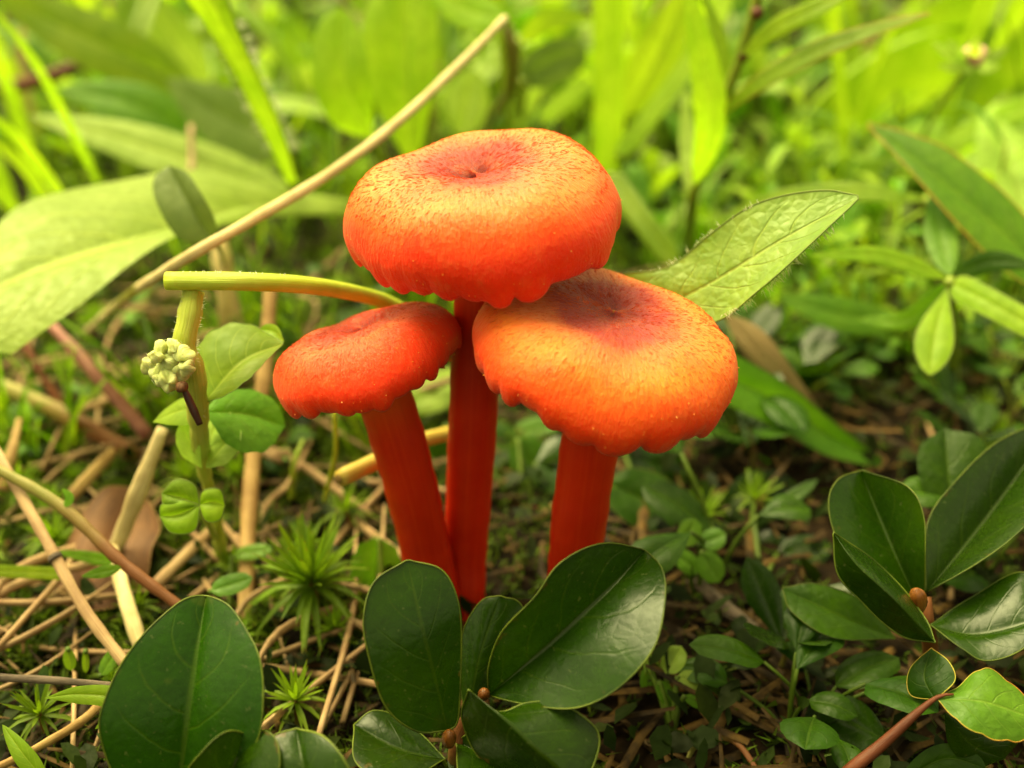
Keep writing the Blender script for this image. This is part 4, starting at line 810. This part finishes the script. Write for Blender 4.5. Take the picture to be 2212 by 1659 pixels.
MARKS = [(G(1050, 200), 'behind the tallest cap'), (G(840, 330), 'by the upright glowing leaves'), (G(640, 380), 'by the hairy leaf stalk'), (G(250, 420), 'behind the broad pale leaf'), (G(80, 250), 'by the leaning thin grass blades'),
         (G(1490, 480), 'by the red-jointed stem'), (G(1750, 300), 'by the very broad bright leaf'), (G(2050, 250), 'by the pink flower'), (G(2250, 500), 'by the orange-edged pointed leaf'), (G(2060, 760), 'by the whorled plant'),
         (G(1650, 760), 'below the hairy leaf'), (G(1750, 950), 'by the wide shaded blade'), (G(1650, 1220), 'by the shaded herb'), (G(1950, 1380), 'by the shiny sprig with the brown bud'), (G(1700, 1480), 'by the dark woody root'),
         (G(1450, 1550), 'under the large glossy leaf'), (G(2000, 1600), 'by the leaning red stem'), (G(640, 1250), 'by the star-shaped moss'), (G(450, 1180), 'by the downy seedling'), (G(560, 750), 'behind the cut green stalk'),
         (G(200, 900), 'by the purple-red stem'), (G(220, 1200), 'by the dead brown leaf'), (G(100, 1250), 'by the jointed grey straw'), (G(150, 1470), 'by the dark level twig'), (G(100, 1620), 'by the light brown twig'), (G(650, 1550), 'beside the spotted leaf'),
         (G(1150, 1050), 'between the mushroom stems'), (G(830, 950), 'behind the smallest mushroom'), (G(1400, 700), 'behind the amber cap'), (np.array([-18, 24, 0]), 'in the far turf beyond the hairy stalk'), (np.array([-6, 26, 0]), 'in the far turf beyond the glowing leaves'),
         (np.array([6, 26, 0]), 'in the far turf beyond the red-jointed stem'), (np.array([18, 24, 0]), 'in the far turf beyond the flower')]
LOOK = {'deadgrass': ('bent tan dead grass blade', 'short tan dead grass blade', 'curved tan dead grass blade'), 'grass': ('tall straight green grass blade', 'short green grass blade', 'arching green grass blade'), 'rosette': ('leafy bright green rosette', 'compact broad-leaved green plant', 'tall broad-leaved green plant'),
        'stemmed': ('upright narrow-leaved stem', 'slim stem with narrow leaves'), 'herb': ('tiny round-leaved herb', 'little herb with oval leaves'), 'darkherb': ('dim round-leaved herb', 'dim small herb with oval leaves'), 'shrub': ('little dark glossy sprig', 'small dark-leaved sprig'),
        'straw': ('loose tan straw', 'loose grey-brown straw'), 'moss': ('small star moss shoot', 'tiny green star moss')}
def scatter(kind, nvar, spots, smin=.8, smax=1.2, rot=None):
    pr = [proto(kind, 100 + 7 * i + i) for i in range(nvar)]; used = [False] * nvar
    for i, (x, y) in enumerate(spots):
        k = i % nvar; o = pr[k] if not used[k] else copy_tree(pr[k]); used[k] = True
        o.location = (x * CM, y * CM, float(ground_z(x, y) - .03) * CM); s = rng.uniform(smin, smax)
        m_ = min(MARKS, key=lambda q: (q[0][0] - x) ** 2 + (q[0][1] - y) ** 2)[1]; o['label'] = LOOK[kind][(k + (kind == 'straw')) % len(LOOK[kind])] + ' ' + m_
        o.scale = (s, s, s); o.rotation_euler = (rng.normal(0, .08), rng.normal(0, .08), rng.uniform(0, 6.283) if rot is None else rot(rng))
def region(n, x0, x1, y0, y1, avoid=()):
    out = []; tries = 0
    while len(out) < n and tries < n * 60:
        tries += 1
        a = rng.uniform(x0, x1); b = rng.uniform(y0, y1); g = G(a, b)
        if any(ax0 <= a <= ax1 and ay0 <= b <= ay1 for ax0, ax1, ay0, ay1 in avoid): continue
        out.append((g[0], g[1]))
    return out
# far turf, in the upper half of the picture
scatter('grass', 6, region(90, -250, 2460, 60, 460) + [(rng.uniform(-36, 36), rng.uniform(18, 38)) for _ in range(80)])
scatter('rosette', 5, region(36, -200, 2400, 40, 330) + [(rng.uniform(-34, 34), rng.uniform(16, 38)) for _ in range(50)])
scatter('deadgrass', 4, region(24, -200, 2400, 60, 400))
scatter('stemmed', 3, region(16, 1600, 2400, 380, 640) + region(8, 1700, 2300, 640, 820), .45, .7)
scatter('rosette', 4, region(14, 1640, 2320, 580, 820), .22, .34)
scatter('rosette', 4, region(44, 950, 2350, 330, 600) + region(22, -100, 760, 230, 420), .35, .6)
scatter('stemmed', 3, region(14, 950, 2400, 60, 380) + [(rng.uniform(-22, 22), rng.uniform(18, 30)) for _ in range(10)])
scatter('herb', 4, region(40, 1500, 2350, 560, 900, avoid=((600, 1600, 500, 700),)) + region(14, -50, 800, 600, 1000), .5, .8)
scatter('darkherb', 4, region(6, 1340, 2250, 950, 1640, avoid=((1850, 2300, 1300, 1700), (850, 1500, 1300, 1700))), .9, 1.4)
scatter('shrub', 3, region(9, 1500, 2300, 800, 1050) + region(1, 1500, 1750, 1400, 1600), .6, .9)
scatter('moss', 3, region(14, 540, 800, 560, 780) + region(40, -40, 800, 650, 1640) + region(10, 1350, 2200, 700, 1500), .5, .9)
scatter('straw', 6, region(85, -80, 800, 600, 1500) + region(4, 1000, 2250, 600, 1100), .7, 1.1)

# uncounted ground cover, moss and litter
def stuff_mesh(name, label, n, gen, mat, cat):
    V = []; F = []
    for i in range(n):
        v, f = gen(); b = len(V); V += v; F += [tuple(b + k for k in q) for q in f]
    mesh(name, V, F, mat, None, [(.5, .5)] * len(V), kind='stuff', org=(0, 0, 0), label=label, cat=cat)
def spot(far=34, near=-3.5):
    y = near + (far - near) * rng.uniform() ** 1.7; x = rng.uniform(-1, 1) * (4.5 + (y + 7) * .5); return np.array([x, y, float(ground_z(x, y))])
def g_cover():
    p = spot(); d = nrm(np.array([rng.normal(), rng.normal(), rng.uniform(.1, 1.2)])); sd = nrm(np.cross(d, [0, 0, 1.]) + rng.normal(0, .3, 3)); L = rng.uniform(.12, .38); w = L * rng.uniform(.18, .36); N = np.cross(sd, d)
    p = p + [0, 0, rng.uniform(-.02, .35)]
    v = [p, p + d * L * .45 + sd * w + N * w * .3, p + d * L * .45, p + d * L * .45 - sd * w + N * w * .3, p + d * L * .8 + sd * w * .7 + N * w * .1, p + d * L * .8 - sd * w * .7 + N * w * .1, p + d * L]
    return v, [(0, 1, 2), (0, 2, 3), (1, 4, 6, 2), (2, 6, 5, 3)]
def g_moss():
    p = spot(16)
    while p[0] > .6 and p[1] < 3.5 and rng.uniform() < .75: p = spot(16)
    d0 = 0; d = nrm(np.array([rng.normal(0, .5), rng.normal(0, .5), 1])); L = rng.uniform(.10, .30); v = []; f = []
    for k in range(5):
        a = rng.uniform(0, 6.28); e = nrm(np.array([math.cos(a), math.sin(a), rng.uniform(.3, 1.4)])); q = p + d * L * k / 5; l = rng.uniform(.07, .15); sd = nrm(np.cross(e, d)) * .014
        b = len(v); v += [q - sd, q + sd, q + e * l]; f.append((b, b + 1, b + 2))
    return v, f
def g_litter():
    p = spot(); a = rng.uniform(0, 6.28); d = np.array([math.cos(a), math.sin(a), rng.normal(0, .15)]); sd = np.array([-math.sin(a), math.cos(a), 0]); L = rng.uniform(.3, 1.3); w = rng.uniform(.012, .045); c = rng.normal(0, .12) * L
    p = p + [0, 0, rng.uniform(.0, .2)]; m = p + d * L * .5 + sd * c; e = p + d * L; up = np.array([0, 0, w * .7])
    v = [p - sd * w, p + up, p + sd * w, m - sd * w, m + up, m + sd * w, e - sd * w * .5, e + up * .5, e + sd * w * .5]
    return v, [(0, 1, 4, 3), (1, 2, 5, 4), (3, 4, 7, 6), (4, 5, 8, 7)]
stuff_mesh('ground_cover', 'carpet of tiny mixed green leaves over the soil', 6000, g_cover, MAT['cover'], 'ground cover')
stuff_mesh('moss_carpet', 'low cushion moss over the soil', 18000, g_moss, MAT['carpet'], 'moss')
stuff_mesh('plant_litter', 'scattered brown plant litter over the soil', 5000, g_litter, MAT['litter'], 'litter')

MAT['turf'] = leaf_mat('fine_turf_grass', (.08, .16, .003), (.20, .29, .010), None, .5, .3, .4, side=0, crinkle=.1, var=.6, island=True)
MAT['brightmoss'] = leaf_mat('bright_feathery_moss', (.07, .12, .003), (.15, .21, .006), None, .6, .2, .4, side=0, crinkle=.1, var=.45, island=True)
def g_turf():
    while True:
        y = 2.2 + 30 * rng.uniform() ** 1.4; x = rng.uniform(-1, 1) * (5 + (y + 7) * .85)
        if (y > 4.5 or x < -1.0) and math.sin(x * 1.3 + 2) * math.cos(y * 1.1 + x * .4) + .5 * math.sin(x * 2.9 + y * 2.3) > .15: break
    p = np.array([x, y, float(ground_z(x, y))]); h = rng.uniform(.5, 1.5) * (1 + .03 * y); a = rng.uniform(0, 6.28); l = h * rng.uniform(.1, .9)
    d = np.array([math.cos(a), math.sin(a), 0]) * l; w = rng.uniform(.015, .045); b = rng.uniform(0, 6.28); sd = np.array([math.cos(b), math.sin(b), 0]) * w; z = np.array([0, 0, 1.0])
    q = p + d * .3 + z * h * .55; r = p + d * .75 + z * h * .9; e = p + d * 1.2 + z * h * rng.uniform(.75, 1.05)
    return [p - sd, p + sd, q - sd, q + sd, r - sd * .7, r + sd * .7, e], [(0, 1, 3, 2), (2, 3, 5, 4), (4, 5, 6)]
def g_bright_moss():
    while True:
        px_, py_ = rng.uniform(-60, 1250), rng.uniform(480, 1500); g = G(px_, py_)
        if (py_ < 1050 or px_ < 800) and math.sin(g[0] * 3.1 + 1) * math.cos(g[1] * 2.7) + .6 * math.sin(g[0] * 6.3 + g[1] * 5.1) > .2: break
    p = np.array([g[0], g[1], float(ground_z(g[0], g[1]))]); d = nrm(np.array([rng.normal(0, .5), rng.normal(0, .5), 1])); L = rng.uniform(.15, .42); v = []; f = []
    for k in range(6):
        a = rng.uniform(0, 6.28); e = nrm(np.array([math.cos(a), math.sin(a), rng.uniform(.3, 1.4)])); q = p + d * L * k / 6; l = rng.uniform(.08, .17); sd = nrm(np.cross(e, d)) * .013
        b = len(v); v += [q - sd, q + sd, q + e * l]; f.append((b, b + 1, b + 2))
    return v, f
stuff_mesh('fine_turf', 'fine green turf grass filling the gaps behind the mushrooms', 5000, g_turf, MAT['turf'], 'grass')
stuff_mesh('feathery_moss', 'bright feathery moss around the straws beside the mushrooms', 5200, g_bright_moss, MAT['brightmoss'], 'moss')
